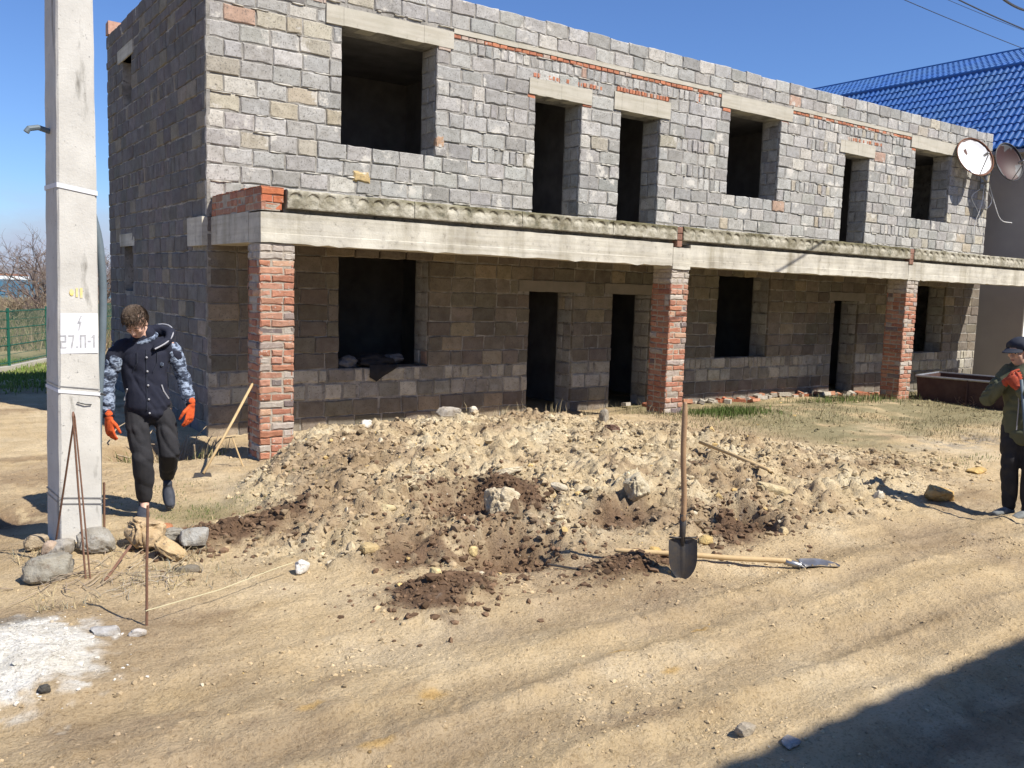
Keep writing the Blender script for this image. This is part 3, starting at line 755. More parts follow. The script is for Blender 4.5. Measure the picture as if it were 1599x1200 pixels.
def dens_h(x, y): return np.clip(sum(gauss(x, y, a, b, rx, ry)+.12*gauss(x, y, a, b, rx*2, ry*2) for a, b, rx, ry, d in HEAPS+[(p[0], p[1]+.12, p[2]*1.2, p[3]*1.2, 0) for p in PITS[:3]]), 0, 1)
scatter(16000, (1.2, 6.2), (3.8, 7), dens_h, .006, .030, 2.2, lambda x, y, n: np.array([.155, .10, .063])*rs.uniform(.65, 1.5, (n, 1)), 'moist_clods', M['clod'], 'moist dark brown crumbs of freshly dug earth beside the shovels', 'soil')
scatter(420, (.05, .95), (4.0, 5.3), lambda x, y: gauss(x, y, .42, 4.66, .42, .52), .004, .014, 3, lambda x, y, n: np.array([.72, .69, .62])*rs.uniform(.85, 1.05, (n, 1)), 'lime_lumps', M['clod'], 'crumbly white lumps on the pile of lime at lower left', 'lime')
def dens_r(x, y):
    bm_ = sum(np.exp(-((np.abs(y-(yr+.10*np.sin(x*.55+sd)+.03*np.sin(x*1.9+sd*2)))-.25)/.06)**2) for yr, sd in ((2.75, 1), (3.85, 2), (1.9, 3), (3.35, 4)))
    return (1-mound_mask(x, y))*(.45*bm_*sst(-.1, .2, fbm(x, y, 1.5, 2, 512))+.10+1.2*sst(.05, .3, fbm(x*.6, y, 1.6, 4, 511)))
scatter(60000, (.2, 9), (1.6, 9.5), dens_r, .003, .014, 5, soilcol, 'road_crumbs', M['clod'], 'small earth crumbs and grit scattered over the dirt road', 'soil')
scatter(2200, (8.5, 20), (5.5, 10.2), lambda x, y: np.full(len(x), .5), .008, .04, 3, soilcol, 'yard_crumbs', M['clod'], 'stony crumbs scattered over the rough yard before the porch', 'soil')
# ------------------------------------------------------------------ neighbour house with blue metal-tile roof
M['render'] = material('grey_render', (.36,.335,.32), .95, var=(.31,.29,.28), nscale=1.2, bump=.25, bscale=30, coord='World')
M['white'] = material('white_paint', (.78,.78,.76), .8, var=(.72,.71,.68), nscale=2, coord='World')
M['tile'] = material('blue_metal_tile', (.020,.100,.34), .5, var=(.04,.12,.29), nscale=1.2, spec=.5, metal=0, coord='World')
M['glass'] = material('dark_glass', (.02,.025,.03), .08, spec=.6)
XN, YN = 21.5, 9.85
nb = thing('blue_roofed_house', (XN, YN, 0), 'grey rendered house with a shiny blue metal tile roof, standing beyond the unfinished block house', 'house')
RF = [(21.22, 5.42), (23.35, 7.82), (25.7, 8.80), (28.05, 7.82), (30.2, 5.42)]
YE = 27
wg = Geo(); wg.box((XN, YN, -.6), (XN+.3, YE, 5.48)); wg.box((XN+.3, YE-.3, -.6), (29.9, YE, 5.48)); wg.box((29.6, YN, -.6), (29.9, YE-.3, 5.48)); wg.obj('wall', M['render'], nb)
fr = Geo(); fr.box((XN+.002, YN-.03, -.6), (29.9, YN-.002, 5.46))
fr.add([(21.4, YN-.03, 5.46), (29.9, YN-.03, 5.46), (27.9, YN-.03, 7.6), (25.7, YN-.03, 8.6), (23.45, YN-.03, 7.6)], [(0, 1, 2, 3, 4)]); fr.obj('front_wall', M['white'], nb)
for x in (23.0, 26.6):
    for z in (.9, 3.6):
        g = Geo(); g.box((x, YN-.045, z), (x+1.4, YN-.032, z+1.4)); w_ = g.obj('window', M['glass'], nb)
        g = Geo()
        for a, b in (((x-.05, z-.05), (x+1.45, z)), ((x-.05, z+1.4), (x+1.45, z+1.45)), ((x-.05, z), (x, z+1.4)), ((x+1.4, z), (x+1.45, z+1.4)), ((x+.68, z), (x+.72, z+1.4))):
            g.box((a[0], YN-.07, a[1]), (b[0], YN-.046, b[1]))
        g.obj('window_frame', M['white'], w_)
PT = Pieces()
roofp = Geo()
for (xa, za), (xb, zb) in zip(RF[:-1], RF[1:]):
    roofp.add([(xa, YN-.35, za-.06), (xb, YN-.35, zb-.06), (xb, YE+.3, zb-.06), (xa, YE+.3, za-.06)], [(0, 1, 2, 3)])
roof = roofp.obj('roof', M['tile'], nb)
for si, ((xa, za), (xb, zb)) in enumerate(zip(RF[:2], RF[1:3])):
    d = np.array([xb-xa, 0, zb-za]); L = np.linalg.norm(d); d /= L; nrm = np.array([-d[2], 0, d[0]]); rows = int(round(L/.285)); rl = L/rows
    y = YN-.35; PWD = .155
    while y < YE:
        for r_ in range(rows):
            V = []; prof = [(0, 0), (.18, .004), (.36, .023), (.52, .030), (.68, .023), (.86, .004), (1, 0)]
            for t_, lift in ((-.012, .016), (0, .022), (rl, .0)):
                for py, ph in prof: V.append(np.array([xa, 0, za])+d*(r_*rl+t_)+nrm*(ph+(lift if t_ >= 0 else -.004))+np.array([0, y+py*PWD, 0]))
            F = []
            for q in range(2):
                for k in range(6): F.append((q*7+k, q*7+k+1, (q+1)*7+k+1, (q+1)*7+k)[::-1])
            if not (y > 14.5+4*si and si == 0 and False): PT.add(V, F, (1, 1, 1), M['tile'], roof, nrm)
        y += PWD
g = Geo()
for (x, z) in RF[1:4]: g.tube([(x, YN-.36, z+.01), (x, YE+.3, z+.01)], .06, 8)
g.obj('ridge_cap', M['tile'], roof)
g = Geo(); g.box((21.2, YN-.3, 5.30), (21.49, YE, 5.38)); g.obj('soffit', M['render'], nb)
PT.flush('roof_tile', 'roof_tiles', nb)
# ------------------------------------------------------------------ house behind the photographer, throwing the shadow on the road
M['plaster'] = material('cream_plaster', (.52,.47,.38), .92, var=(.46,.41,.33), nscale=2, coord='World', bump=.2, bscale=20)
M['slate'] = material('grey_sheet_roof', (.22,.21,.20), .85, var=(.17,.165,.16), nscale=2, coord='World')
bh = thing('cream_house', (12, -4, 0), 'cream plastered house behind the photographer, its roof shading the near road edge', 'house')
g = Geo(); g.box((3.4, -9, -.5), (30, -2.6, 5.35)); g.obj('wall', M['plaster'], bh)
V = []; n = 400
xs = np.linspace(3.0, 30.4, n)
for x in xs:
    w_ = .009*math.sin(x*2*math.pi/.30)+.006*math.sin(x*2.1)
    V += [(x, -2.06+w_*.5, 5.52+w_), (x, -5.8, 7.6), (x, -9.5, 5.5), (x, -5.8, 7.45), (x, -2.10, 5.38+w_)]
F = []
for i in range(n-1):
    a, b = i*5, i*5+5
    F += [(a, b, b+1, a+1), (a+1, b+1, b+2, a+2), (a+4, a+3, b+3, b+4), (a, a+4, b+4, b), (a+3, a+2, b+2, b+3)]
F += [(0, 1, 2, 3, 4), tuple((n-1)*5+k for k in (4, 3, 2, 1, 0))]
obj('roof', V, F, M['slate'], bh)
for x in (6, 10, 14, 18):
    g = Geo(); g.box((x, -2.598, 1.1), (x+1.3, -2.57, 2.5)); w_ = g.obj('window', M['glass'], bh)
    g = Geo(); g.box((x-.06, -2.597, 1.02), (x+1.36, -2.54, 1.098)); g.box((x-.06, -2.597, 2.502), (x+1.36, -2.56, 2.56)); g.obj('window_frame', M['white'], w_)
# ------------------------------------------------------------------ satellite dishes on the facade
M['dishw'] = material('white_dish_enamel', (.80,.80,.78), .5, var=(.74,.73,.70), nscale=5)
M['rust'] = material('rust', (.16,.065,.035), .9, var=(.26,.13,.08), nscale=18, bump=.4, bscale=60)
M['galv'] = material('dull_galvanised_steel', (.33,.33,.33), .5, metal=.6, var=(.25,.24,.23), nscale=20)
M['dark'] = material('dark_metal', (.05,.05,.05), .6)
def dish_mat(name, base, spot, thr):
    m = bpy.data.materials.new(name); m.use_nodes = True; nt = m.node_tree; b = nt.nodes['Principled BSDF']; b.inputs['Roughness'].default_value = .6
    tc = N(nt, 'ShaderNodeTexCoord').outputs['Object']; z = N(nt, 'ShaderNodeTexNoise'); z.inputs['Scale'].default_value = 4.5; z.inputs['Detail'].default_value = 5; nt.links.new(tc, z.inputs[0])
    a = N(nt, 'ShaderNodeAttribute', attribute_name='tint'); s = N(nt, 'ShaderNodeSeparateXYZ'); nt.links.new(a.outputs['Color'], s.inputs[0])
    ad = N(nt, 'ShaderNodeMath', operation='MULTIPLY_ADD'); nt.links.new(z.outputs[0], ad.inputs[0]); ad.inputs[1].default_value = .55; nt.links.new(s.outputs[0], ad.inputs[2])
    r = N(nt, 'ShaderNodeValToRGB'); r.color_ramp.elements[0].position = thr; r.color_ramp.elements[1].position = thr+.03; r.color_ramp.elements[0].color = (*base, 1); r.color_ramp.elements[1].color = (*spot, 1)
    nt.links.new(ad.outputs[0], r.inputs[0]); nt.links.new(r.outputs[0], b.inputs['Base Color']); return m
def dish(c, nrm, R, mat, label, spotr, wallpt, rimmat, bowl=.13):
    c = np.array(c); nrm = _n(nrm)
    t = thing('satellite_dish', c, label, 'satellite dish')
    a = _n(np.cross((0, 0, 1), nrm)); b = np.cross(nrm, a)
    rings = 9; seg = 40; V = [c-nrm*bowl]; C = [spotr(0, 0)]
    for i in range(1, rings+1):
        r = R*i/rings
        for k in range(seg):
            th = 2*math.pi*k/seg; V.append(c+(a*math.cos(th)+b*math.sin(th))*r-nrm*bowl*(1-(r/R)**2)); C.append(spotr(r/R, th))
    F = [(0, 1+k, 1+(k+1) % seg) for k in range(seg)]
    for i in range(rings-1):
        for k in range(seg): F.append((1+i*seg+k, 1+(i+1)*seg+k, 1+(i+1)*seg+(k+1) % seg, 1+i*seg+(k+1) % seg))
    nV = len(V); V = V+[v-nrm*.012 for v in V]; C = C+C; F = F+[tuple(q+nV for q in f[::-1]) for f in F]
    s = nV-seg
    F += [(s+k, s+nV+k, s+nV+(k+1) % seg, s+(k+1) % seg) for k in range(seg)]
    C = np.array(C)[:, None]*np.ones(3)
    obj('reflector', V, F, mat, t, col=C, smooth=True)
    pts = [c+(a*math.cos(th)+b*math.sin(th))*R for th in np.linspace(0, 2*math.pi, seg+1)]
    g = Geo(); g.tube(pts, .013, 6); g.obj('rim', rimmat, t)
    g = Geo(); f = c+nrm*R*.75-b*R*.25
    g.tube([c-b*R*.98, f-b*.04], .011, 6); g.tube([f, f-nrm*.10], .028, 8, round_=True); g.obj('feed_arm', M['galv'], t)
    g = Geo(); w = np.array(wallpt, float); k = c-nrm*(bowl+.02)
    g.tube([k, k-nrm*.08, (k[0], w[1]-.12, k[2]-.05), (w[0], w[1]-.12, w[2]), w], .022, 8); g.box((w[0]-.07, w[1]-.012, w[2]-.12), (w[0]+.07, w[1]-.002, w[2]+.12)); g.obj('wall_bracket', M['galv'], t)
    return t
md1 = dish_mat('flaking_white_dish', (.80,.80,.78), (.10,.045,.03), .97)
md2 = dish_mat('peeling_rusty_dish', (.10,.10,.10), (.045,.016,.012), .66)
def P_at(px_x, px_z, s): return np.array([px_x*s, 10.43*s, 1.85+(px_z-1.85)*s])
dish(P_at(19.875, 5.092, .973), (-.36, -.93, .42), .45, md1, 'white satellite dish with a flaking rusty rim, left one of the two dishes', lambda r, th: .25+.62*max(0, r-.72)/.28+ (.6 if (abs(r-.45) < .12 and abs(th-2.2) < .22) else 0), (20.25, YF, 4.55), M['rust'])
dish(P_at(21.405, 5.144, .95), (-.20, -.98, .26), .43, md2, 'peeling dark red and grey satellite dish sticking out past the far facade corner', lambda r, th: .62-.45*max(0, r-.45)+.12*math.sin(3*th), (20.42, YF, 4.75), M['dark'])
g = Geo(); cab = [(20.2, YF-.03, 4.5)]
for (pts, r) in (([(20.25, 10.36, 4.5), (20.05, 10.30, 4.0), (20.0, 10.38, 3.6), (20.1, 10.40, 3.2)], .008), ([(20.45, 10.38, 4.6), (20.55, 10.25, 4.1), (20.7, 10.15, 3.75), (21.0, 10.05, 3.7)], .009), ([(20.3, 10.36, 4.45), (20.5, 10.3, 4.2), (20.35, 10.32, 4.0), (20.2, 10.36, 4.3)], .008), ([(20.1, 10.38, 4.4), (19.8, 10.39, 4.2), (20.1, 10.38, 3.9), (20.42, 10.38, 3.5)], .007)):
    g.tube(curve(pts), r, 5)
props(g.obj('antenna_cable', M['white'], None), 'loose pale antenna cables dangling below the satellite dishes', 'cable')
# ------------------------------------------------------------------ overhead wires
def wire(p, q, d0, d1, rad, label):
    def at(px, d): r = RW@np.array([px[0]-799.5, 600-px[1], -f_]); r /= np.hypot(r[0], r[1]); return CAM+r*d
    a, b = at(p, d0), at(q, d1); v = b-a; pts = []
    for t in np.linspace(-1.6, 2.6, 40): pts.append(a+v*t+np.array([0, 0, .05*(t*(t-1))]))
    g = Geo(); g.tube(pts, rad, 5); props(g.obj('overhead_wire', M['dark'], None), label, 'power line', 'overhead wires above the blue roof')
wire((1412, 0), (1577, 68), 27, 33, .011, 'thin overhead wire running down to the blue roof ridge, lowest of the wires')
wire((1480, 0), (1599, 48), 26, 30, .007, 'faintest overhead wire, just under the second thick wire in the sky')
wire((1497, 0), (1599, 46), 20, 23, .014, 'dark overhead wire crossing the sky between the thin wires and the corner wire')
wire((1568, 0), (1599, 16), 13, 14, .016, 'thickest black overhead wire cutting the top right corner of the sky')
# ------------------------------------------------------------------ concrete utility pole
M['polec'] = material('pole_concrete', (.56,.545,.50), .9, var=(.47,.455,.415), nscale=5, bump=.35, bscale=70, coord='World', dark=((.13,.125,.12), 26, .63, .74), streak=[(9, (1, 1, .25), .60, .72, (.45,.44,.42))])
M['whitewash'] = material('white_painted_patch', (.68,.69,.72), .85, var=(.60,.61,.63), nscale=12, coord='World')
M['stencil'] = material('grey_stencil_paint', (.30,.30,.31), .8, var=(.5,.5,.51), nscale=40, coord='World')
M['yellow'] = material('faded_yellow_paint', (.72,.55,.17), .8, var=(.66,.58,.36), nscale=30, coord='World')
M['conduit'] = material('slate_blue_conduit', (.13,.165,.19), .6, var=(.10,.13,.15), nscale=8)
PO = np.array([1.018, 6.38, 0.0])
pole = thing('utility_pole', PO, 'pale square concrete utility pole with stencilled number, standing among boulders at left', 'pole')
PH = 8.6
def pw(z): return .1335-.0065*z            # half width
def pcx(z): return 1.018+.008*z
rotp = math.radians(4)
def PW(u, v, z):                            # pole coords: u across the front, v depth behind the front face
    x, y = u, v; cx = pcx(z)
    return np.array([cx+x*math.cos(rotp)-y*math.sin(rotp), 6.38+x*math.sin(rotp)+y*math.cos(rotp), z])
V = []; zs_ = np.linspace(-.35, PH, 60); rng = []
for z in zs_:
    w = pw(z); d = .37-.012*z; ch = .012
    j = lambda: R_.uniform(-.0025, .0025)
    for (u, v) in ((-w+ch, 0), (w-ch, 0), (w, ch), (w, d-ch), (w-ch, d), (-w+ch, d), (-w, d-ch), (-w, ch)): V.append(PW(u+j(), v+j(), z))
F = []
n = len(zs_)
for i in range(n-1):
    for k in range(8): F.append((i*8+k, i*8+(k+1) % 8, (i+1)*8+(k+1) % 8, (i+1)*8+k))
F += [tuple(range(8))[::-1], tuple((n-1)*8+k for k in range(8))]
obj('shaft', V, F, M['polec'], pole, origin=PO)
def face_quad(g, u0, u1, z0, z1, off=.003): g.add([PW(u0, -off, z0), PW(u1, -off, z0), PW(u1, -off, z1), PW(u0, -off, z1)], [(0, 1, 2, 3)])
def face_poly(g, pts, off=.0045): g.add([PW(u, -off, z) for u, z in pts], [tuple(range(len(pts)))])
g = Geo(); n = 14
for k in range(n):
    z0, z1 = 1.335+.265*k/n, 1.335+.265*(k+1)/n; face_poly(g, [(-pw(z0)+.012, z0), (pw(z0)-.008, z0), (pw(z1)-.008, z1), (-pw(z1)+.012, z1)], .003)
pl = g.obj('painted_patch', M['whitewash'], pole)
g = Geo(); s = .009
def st(u0, u1, z0, z1): face_quad(g, u0, u1, z0, z1, .005)
zb = 1.372; hh = .085
x = -.112; st(x, x+.034, zb+hh-s, zb+hh); st(x+.034-s, x+.034, zb+hh/2+s, zb+hh-s); st(x, x+.034, zb+hh/2-s/2, zb+hh/2+s/2); st(x, x+s, zb+s, zb+hh/2-s/2); st(x, x+.034, zb, zb+s)   # 2
x = -.066; st(x, x+.036, zb+hh-s, zb+hh); face_poly(g, [(x+.014, zb), (x+.014+s, zb), (x+.036, zb+hh-s), (x+.036-s, zb+hh-s)], .005)  # 7
x = -.018; st(x, x+.009, zb, zb+.010)  # .
x = .004; st(x, x+s, zb, zb+hh-s); st(x+.038-s, x+.038, zb, zb+hh-s); st(x, x+.038, zb+hh-s, zb+hh)   # П
st(.052, .072, zb+hh/2-s/2, zb+hh/2+s/2)  # -
x = .086; st(x, x+s, zb, zb+hh); face_poly(g, [(x-.014, zb+hh-.022), (x, zb+hh-.016), (x, zb+hh), (x-.004, zb+hh-.004)], .005)  # 1
g.obj('stencilled_number', M['stencil'], pl)
g = Geo(); face_poly(g, [(.002, 1.578), (.010, 1.582), (-.006, 1.545), (.012, 1.548), (-.012, 1.49), (-.004, 1.528), (-.022, 1.528)], .005)
g = Geo(); face_poly(g, [(.010, 1.585), (.018, 1.582), (.000, 1.540), (-.010, 1.535)], .005); face_poly(g, [(-.010, 1.535), (-.006, 1.545), (.016, 1.545), (.012, 1.533)], .0055); face_poly(g, [(.004, 1.540), (.016, 1.545), (.000, 1.487), (-.004, 1.488)], .0058); g.obj('bolt_mark', M['stencil'], pl)
g = Geo(); face_poly(g, [(-.042+.014*math.cos(t), 1.735+.022*math.sin(t)) for t in np.linspace(0, 6.28, 12)[:-1]], .004); face_quad(g, -.018, -.004, 1.705, 1.765, .004); face_quad(g, .008, .024, 1.700, 1.765, .004); g.obj('yellow_mark', M['yellow'], pole)
def band(z0, h, dr=-.035, name='steel_strap', mat='galv', lift=.004):
    g = Geo(); w = pw(z0)+lift; d = .37-.012*z0+lift
    P4 = [(-w, -lift), (w, -lift), (w, d), (-w, d)]; zz_ = [z0+(.035 if i in (0, 3) else 0) for i in range(4)]
    for i in range(4):
        (a, b), (c2, d2) = P4[i], P4[(i+1) % 4]; za, zb_ = zz_[i], zz_[(i+1) % 4]
        g.add([PW(a, b, za), PW(c2, d2, zb_), PW(c2, d2, zb_+h), PW(a, b, za+h)], [(0, 1, 2, 3)])
    g.obj(name, M[mat], pole)
band(1.045, .022, mat='whitewash'); band(1.085, .006, mat='galv'); band(2.37, .03, mat='whitewash'); band(.34, .008); band(.30, .008)
g = Geo(); g.tube([PW(-.02, -.008, 1.01), PW(.03, -.012, .995), PW(.07, -.006, .99)], .004, 5); g.tube([PW(pw(1)+.002, .0, 1.06), PW(pw(1)+.03, -.02, 1.05)], .008, 5); g.obj('tie_wire', M['dark'], pole)
g = Geo(); g.tube([PW(-pw(2.8), .2, 2.775), PW(-pw(2.8)-.07, .19, 2.79), PW(-pw(2.8)-.125, .18, 2.775), PW(-pw(2.8)-.14, .18, 2.75)], [.018, .018, .018, .019], 8); g.obj('lamp_hook', M['conduit'], pole)
g = Geo(); pts = [PW(pw(0)+.022, .19, -.1), PW(pw(.6)+.020, .18, .6), PW(pw(1)+.03, .16, 1.0), PW(pw(1.4)+.062, .16, 1.45), PW(pw(1.8)+.072, .16, 1.80), PW(pw(2.1)+.055, .17, 2.1), PW(pw(2.4)+.006, .2, 2.32), PW(pw(2.6)-.01, .25, 2.5)]
P_ = []
for i in range(len(pts)-1):
    for t in np.linspace(0, 1, 6)[:-1]: P_.append(pts[i]*(1-t)+pts[i+1]*t)
P_.append(pts[-1]); P_ = np.array(P_); 
for _ in range(4): P_[1:-1] = (P_[:-2]+P_[1:-1]*2+P_[2:])/4
g.tube(P_, .026, 10); g.obj('cable_conduit', M['conduit'], pole, smooth=True)
# pole-top insulators
g = Geo(); g.box((PW(0, .1, PH)[0]-.6, 6.42, PH-.55), (PW(0, .1, PH)[0]+.6, 6.50, PH-.47)); g.obj('crossarm', M['galv'], pole)
# ------------------------------------------------------------------ rods, tools
M['rustrod'] = material('rusty_rebar', (.15,.08,.05), .85, var=(.22,.12,.08), nscale=40, bump=.5, bscale=200)
M['wood'] = material('worn_wooden_handle', (.36,.23,.13), .7, var=(.28,.175,.10), nscale=14, bump=.2, bscale=100)
M['palewood'] = material('pale_wooden_handle', (.52,.38,.20), .7, var=(.44,.31,.16), nscale=14)
M['steel'] = material('dark_worn_steel', (.055,.055,.06), .55, metal=.5, var=(.09,.075,.06), nscale=20, bump=.15, bscale=60)
M['bright'] = material('polished_blade_steel', (.38,.39,.40), .4, metal=.8, var=(.28,.26,.24), nscale=16)
M['string'] = material('pale_string', (.52,.48,.30), .8)
g = Geo(); b = gz(1.07, 4.79); g.tube([(1.07, 4.79, b-.1), (1.078, 4.80, .33), (1.085, 4.79, .655)], .0075, 7)
props(g.obj('steel_rod', M['rustrod'], None), 'thin rusty steel rod standing upright with a pale string tied to it', 'rod')
g = Geo(); g.tube([(1.073, 4.79, .085), (1.5, 4.92, .085), (1.9, 5.09, .10), (2.02, 5.14, .10)], .0025, 5); g.tube([(1.066, 4.783, .085), (1.082, 4.783, .09), (1.082, 4.80, .085), (1.064, 4.80, .088)], .003, 4)
props(g.obj('string_line', M['string'], None), 'pale yellow string stretched from the upright rod towards the white stone', 'string')
g = Geo(); g.tube([(.93, 5.69, -.05), (.905, 5.74, .55), (.885, 5.75, 1.01), (.89, 5.77, 1.03), (.90, 5.79, 1.0), (.84, 6.30, .03)], .006, 6)
for p in ((.945, 5.70, 0),): g.tube([(.955, 5.69, -.05), (.92, 5.73, .6), (.895, 5.75, 1.0)], .005, 6)
props(g.obj('bent_rod', M['rustrod'], None), 'rusty rod folded into a tall narrow loop, leaning before the concrete pole', 'rod')
g = Geo(); g.tube([(1.22, 6.71, -.05), (1.225, 6.71, .38)], .008, 6); props(g.obj('short_stake', M['rustrod'], None), 'short thin metal stake just right of the pole foot', 'stake')
g = Geo(); g.tube([(1.02, 5.62, .01), (1.12, 5.75, .07), (1.22, 5.86, .14)], .009, 6); props(g.obj('short_rod', M['rustrod'], None), 'short dark bar lying aslant between pole foot and gray boulder', 'rod')
def shovel(base, ax_up, face, length, blade_l, blade_w, name, label, hmat, bmat, blade_curve=.03, hr=.0185, neck=.16):
    """tip at base, ax_up unit vector along the handle, face = direction the hollow side looks"""
    base = np.array(base, float); up = _n(ax_up); fc = _n(np.array(face)-up*np.dot(face, up)); sd = np.cross(up, fc)
    t = thing(name, base, label, 'shovel')
    rows = 14; cols = 10; V = []
    for i in range(rows+1):
        s = i/rows; l = s*blade_l
        w = blade_w/2*math.sin(min(1, (s*1.75)**.62)*math.pi/2) if s < .57 else blade_w/2*(1+.02*(s-.57))
        if i == 0: w = .004
        for k in range(cols+1):
            q = -1+2*k/cols
            dep = blade_curve*(1-q*q)*(.4+.6*s)-.035*math.sin(s*3.1)*.3
            top = (-.012*(q*q) if i == rows else 0)
            rib = -.008*math.exp(-(q/.13)**2)*s
            V.append(base+up*(l+top)+sd*(q*w)-fc*(dep+rib))
    F = []
    for i in range(rows):
        for k in range(cols):
            a = i*(cols+1)+k; F.append((a, a+1, a+cols+2, a+cols+1))
    nV = len(V); V2 = [v-fc*.0025 for v in V]; F += [tuple(x+nV for x in f[::-1]) for f in F]
    bd = list(range(cols+1))+[i*(cols+1)+cols for i in range(1, rows+1)]+[rows*(cols+1)+k for k in range(cols-1, -1, -1)]+[i*(cols+1) for i in range(rows-1, 0, -1)]
    for i in range(len(bd)): a, b = bd[i], bd[(i+1) % len(bd)]; F.append((a, a+nV, b+nV, b))
    bl = obj('blade', V+V2, F, bmat, t, smooth=False)
    g = Geo()
    for sgn in (-1, 1): g.tube([base+up*blade_l+sd*sgn*blade_w*.06-fc*.01, base+up*(blade_l+.006)+sd*sgn*blade_w*.47-fc*.002], .006, 6)
    c0 = base+up*(blade_l*.62)-fc*(blade_curve*.9+.004)
    c1 = base+up*(blade_l+.02)-fc*.022; c2 = base+up*(blade_l+neck)
    g.tube([c0, c1, c2], [.010, .021, .0225], 10); g.obj('socket', bmat, t, smooth=True)
    P = [base+up*(blade_l+neck-.03)+up*(length-blade_l-neck+.03)*k/8+sd*.006*math.sin(k)*.8+fc*.004*math.cos(k*1.3) for k in range(9)]
    g = Geo(); g.tube(P, [hr]*7+[hr*1.05, hr*.8], 12, round_=True); g.obj('handle', hmat, t, smooth=True)
    return t
shovel((4.205, 3.90, gz(4.2, 3.9)-.012), (-.028, .03, 1), (-.60, -.78, 0), 1.17, .285, .185, 'shovel', 'dark steel shovel with a long worn wooden handle standing upright on its tip', M['wood'], M['steel'])
a = np.array([5.34, 3.50, gz(5.34, 3.50)+.012]); b = np.array([4.03, 4.36, gz(4.03, 4.36)+.05])
shovel(a, b-a, (0, 0, 1), np.linalg.norm(b-a), .27, .17, 'shovel', 'shovel with a pale handle lying flat on the road behind the upright shovel', M['palewood'], M['bright'], neck=.12)
g = Geo(); a_ = np.array([6.72, 6.10, gz(6.72, 6.10)+.10]); b_ = np.array([6.46, 5.03, gz(6.46, 5.03)+.06]); g.tube([a_, (a_+b_)/2+(0, 0, .006), b_], .018, 8); props(g.obj('tool_handle', M['palewood'], None, smooth=True), 'bare pale wooden handle lying aslant on the soil heap, its end buried', 'tool handle')
hoe = thing('hoe', (2.36, 8.25, .1), 'hoe with a yellow handle leaning against the first brick column', 'hoe')
g = Geo(); g.tube([(2.37, 8.27, gz(2.36, 8.25)+.03), (2.76, 8.62, .46), (3.06, 8.90, .80)], .014, 8); g.obj('handle', M['palewood'], hoe, smooth=True)
g = Geo(); z = gz(2.36, 8.25); g.add([(2.28, 8.29, z-.01), (2.44, 8.23, z-.01), (2.43, 8.25, z+.035), (2.30, 8.30, z+.035), (2.28, 8.297, z-.01), (2.44, 8.237, z-.01), (2.43, 8.257, z+.035), (2.30, 8.307, z+.035)], [(0,1,2,3), (7,6,5,4), (0,4,5,1), (1,5,6,2), (2,6,7,3), (3,7,4,0)]); g.obj('hoe_blade', M['steel'], hoe)
g = Geo(); g.tube([(2.86, 8.60, -.02), (2.78, 8.70, .28)], .008, 6); props(g.obj('thin_stick', M['palewood'], None), 'thin pale stick leaning in the shade at the foot of the first column', 'stick')
g = Geo(); z = gz(3.6, 4.42); g.tube([(3.56, 4.52, z+.02), (3.66, 4.38, z+.015), (3.86, 4.22, z+.02), (3.98, 4.14, z+.03)], .008, 6); props(g.obj('dark_bar', M['steel'], None), 'thin dark bar lying between the two brown soil heaps', 'bar')
# ------------------------------------------------------------------ rusty trough by the right end of the porch
M['skip'] = material('rusty_brown_trough', (.050,.024,.020), .75, var=(.08,.045,.035), nscale=6, bump=.3, bscale=40, coord='World')
tr = thing('metal_trough', (15.9, 8.2, -.05), 'dark rusty metal trough standing near the far end of the porch', 'trough')
def rect_path(d, z): 
    A = np.array([(15.28, 8.75), (15.62, 7.05), (16.85, 7.3), (16.5, 9.0)]); c_ = A.mean(0)
    return [(p[0], p[1], z) for p in c_+(A-c_)*d]
for nm, t0, t1, z0, z1 in (('tub', .93, 1.0, -.02, .50),):
    V = rect_path(.94, z0)+rect_path(1, z1)+rect_path(.96, z1)+rect_path(.90, z0+.03)
    F = [(3, 2, 1, 0)]+[(k, (k+1) % 4, 4+(k+1) % 4, 4+k) for k in range(4)]+[(4+k, 4+(k+1) % 4, 8+(k+1) % 4, 8+k) for k in range(4)]+[(8+k, 8+(k+1) % 4, 12+(k+1) % 4, 12+k) for k in range(4)]+[(12, 13, 14, 15)]
    F = [f[::-1] for f in F]
    obj('tub', V, F, M['skip'], tr)
g = Geo(); q = rect_path(1.008, .51); g.tube(q+[q[0]], .022, 6); g.obj('rim', M['galv'], tr)
g = Geo(); g.tube([np.array(rect_path(1.01, .02)[0])*.5+np.array(rect_path(1.01, .02)[1])*.5, np.array(rect_path(1.01, .5)[0])*.5+np.array(rect_path(1.01, .5)[1])*.5], .02, 6); g.obj('side_rib', M['skip'], tr)
# ------------------------------------------------------------------ dark bundle on the window sill
M['cloth'] = material('black_cloth', (.018,.018,.020), .9, var=(.03,.03,.035), nscale=9)
M['bag'] = material('grey_sack', (.14,.15,.17), .85, var=(.09,.09,.10), nscale=12)
B, T = ico(4)
def lump(c, s, seed, mat, name, label, cat, amp=.25, f=4, parent=None, sub=4, group=None, flatb=True, tilt=0, rz=0):
    B, T = ico(sub); V = B*(1+amp*n3(B*1.0, f*.5, seed)[:, None]+amp*.4*n3(B, f*1.6, seed+9)[:, None])
    V = V*np.array(s); 
    R3 = np.array(Matrix.Rotation(rz, 3, 'Z')@Matrix.Rotation(tilt, 3, 'X')); V = V@R3.T
    o = obj(name, V+np.array(c), T, mat, parent, col=np.ones(3), smooth=True)
    return props(o, label, cat, group)
lump((5.25, YF+.16, .84), (.26, .14, .09), 3, M['cloth'], 'black_jacket', 'crumpled black jacket thrown over the sill of the large lower window', 'jacket')
g = Geo(); 
V = []; nx = 12
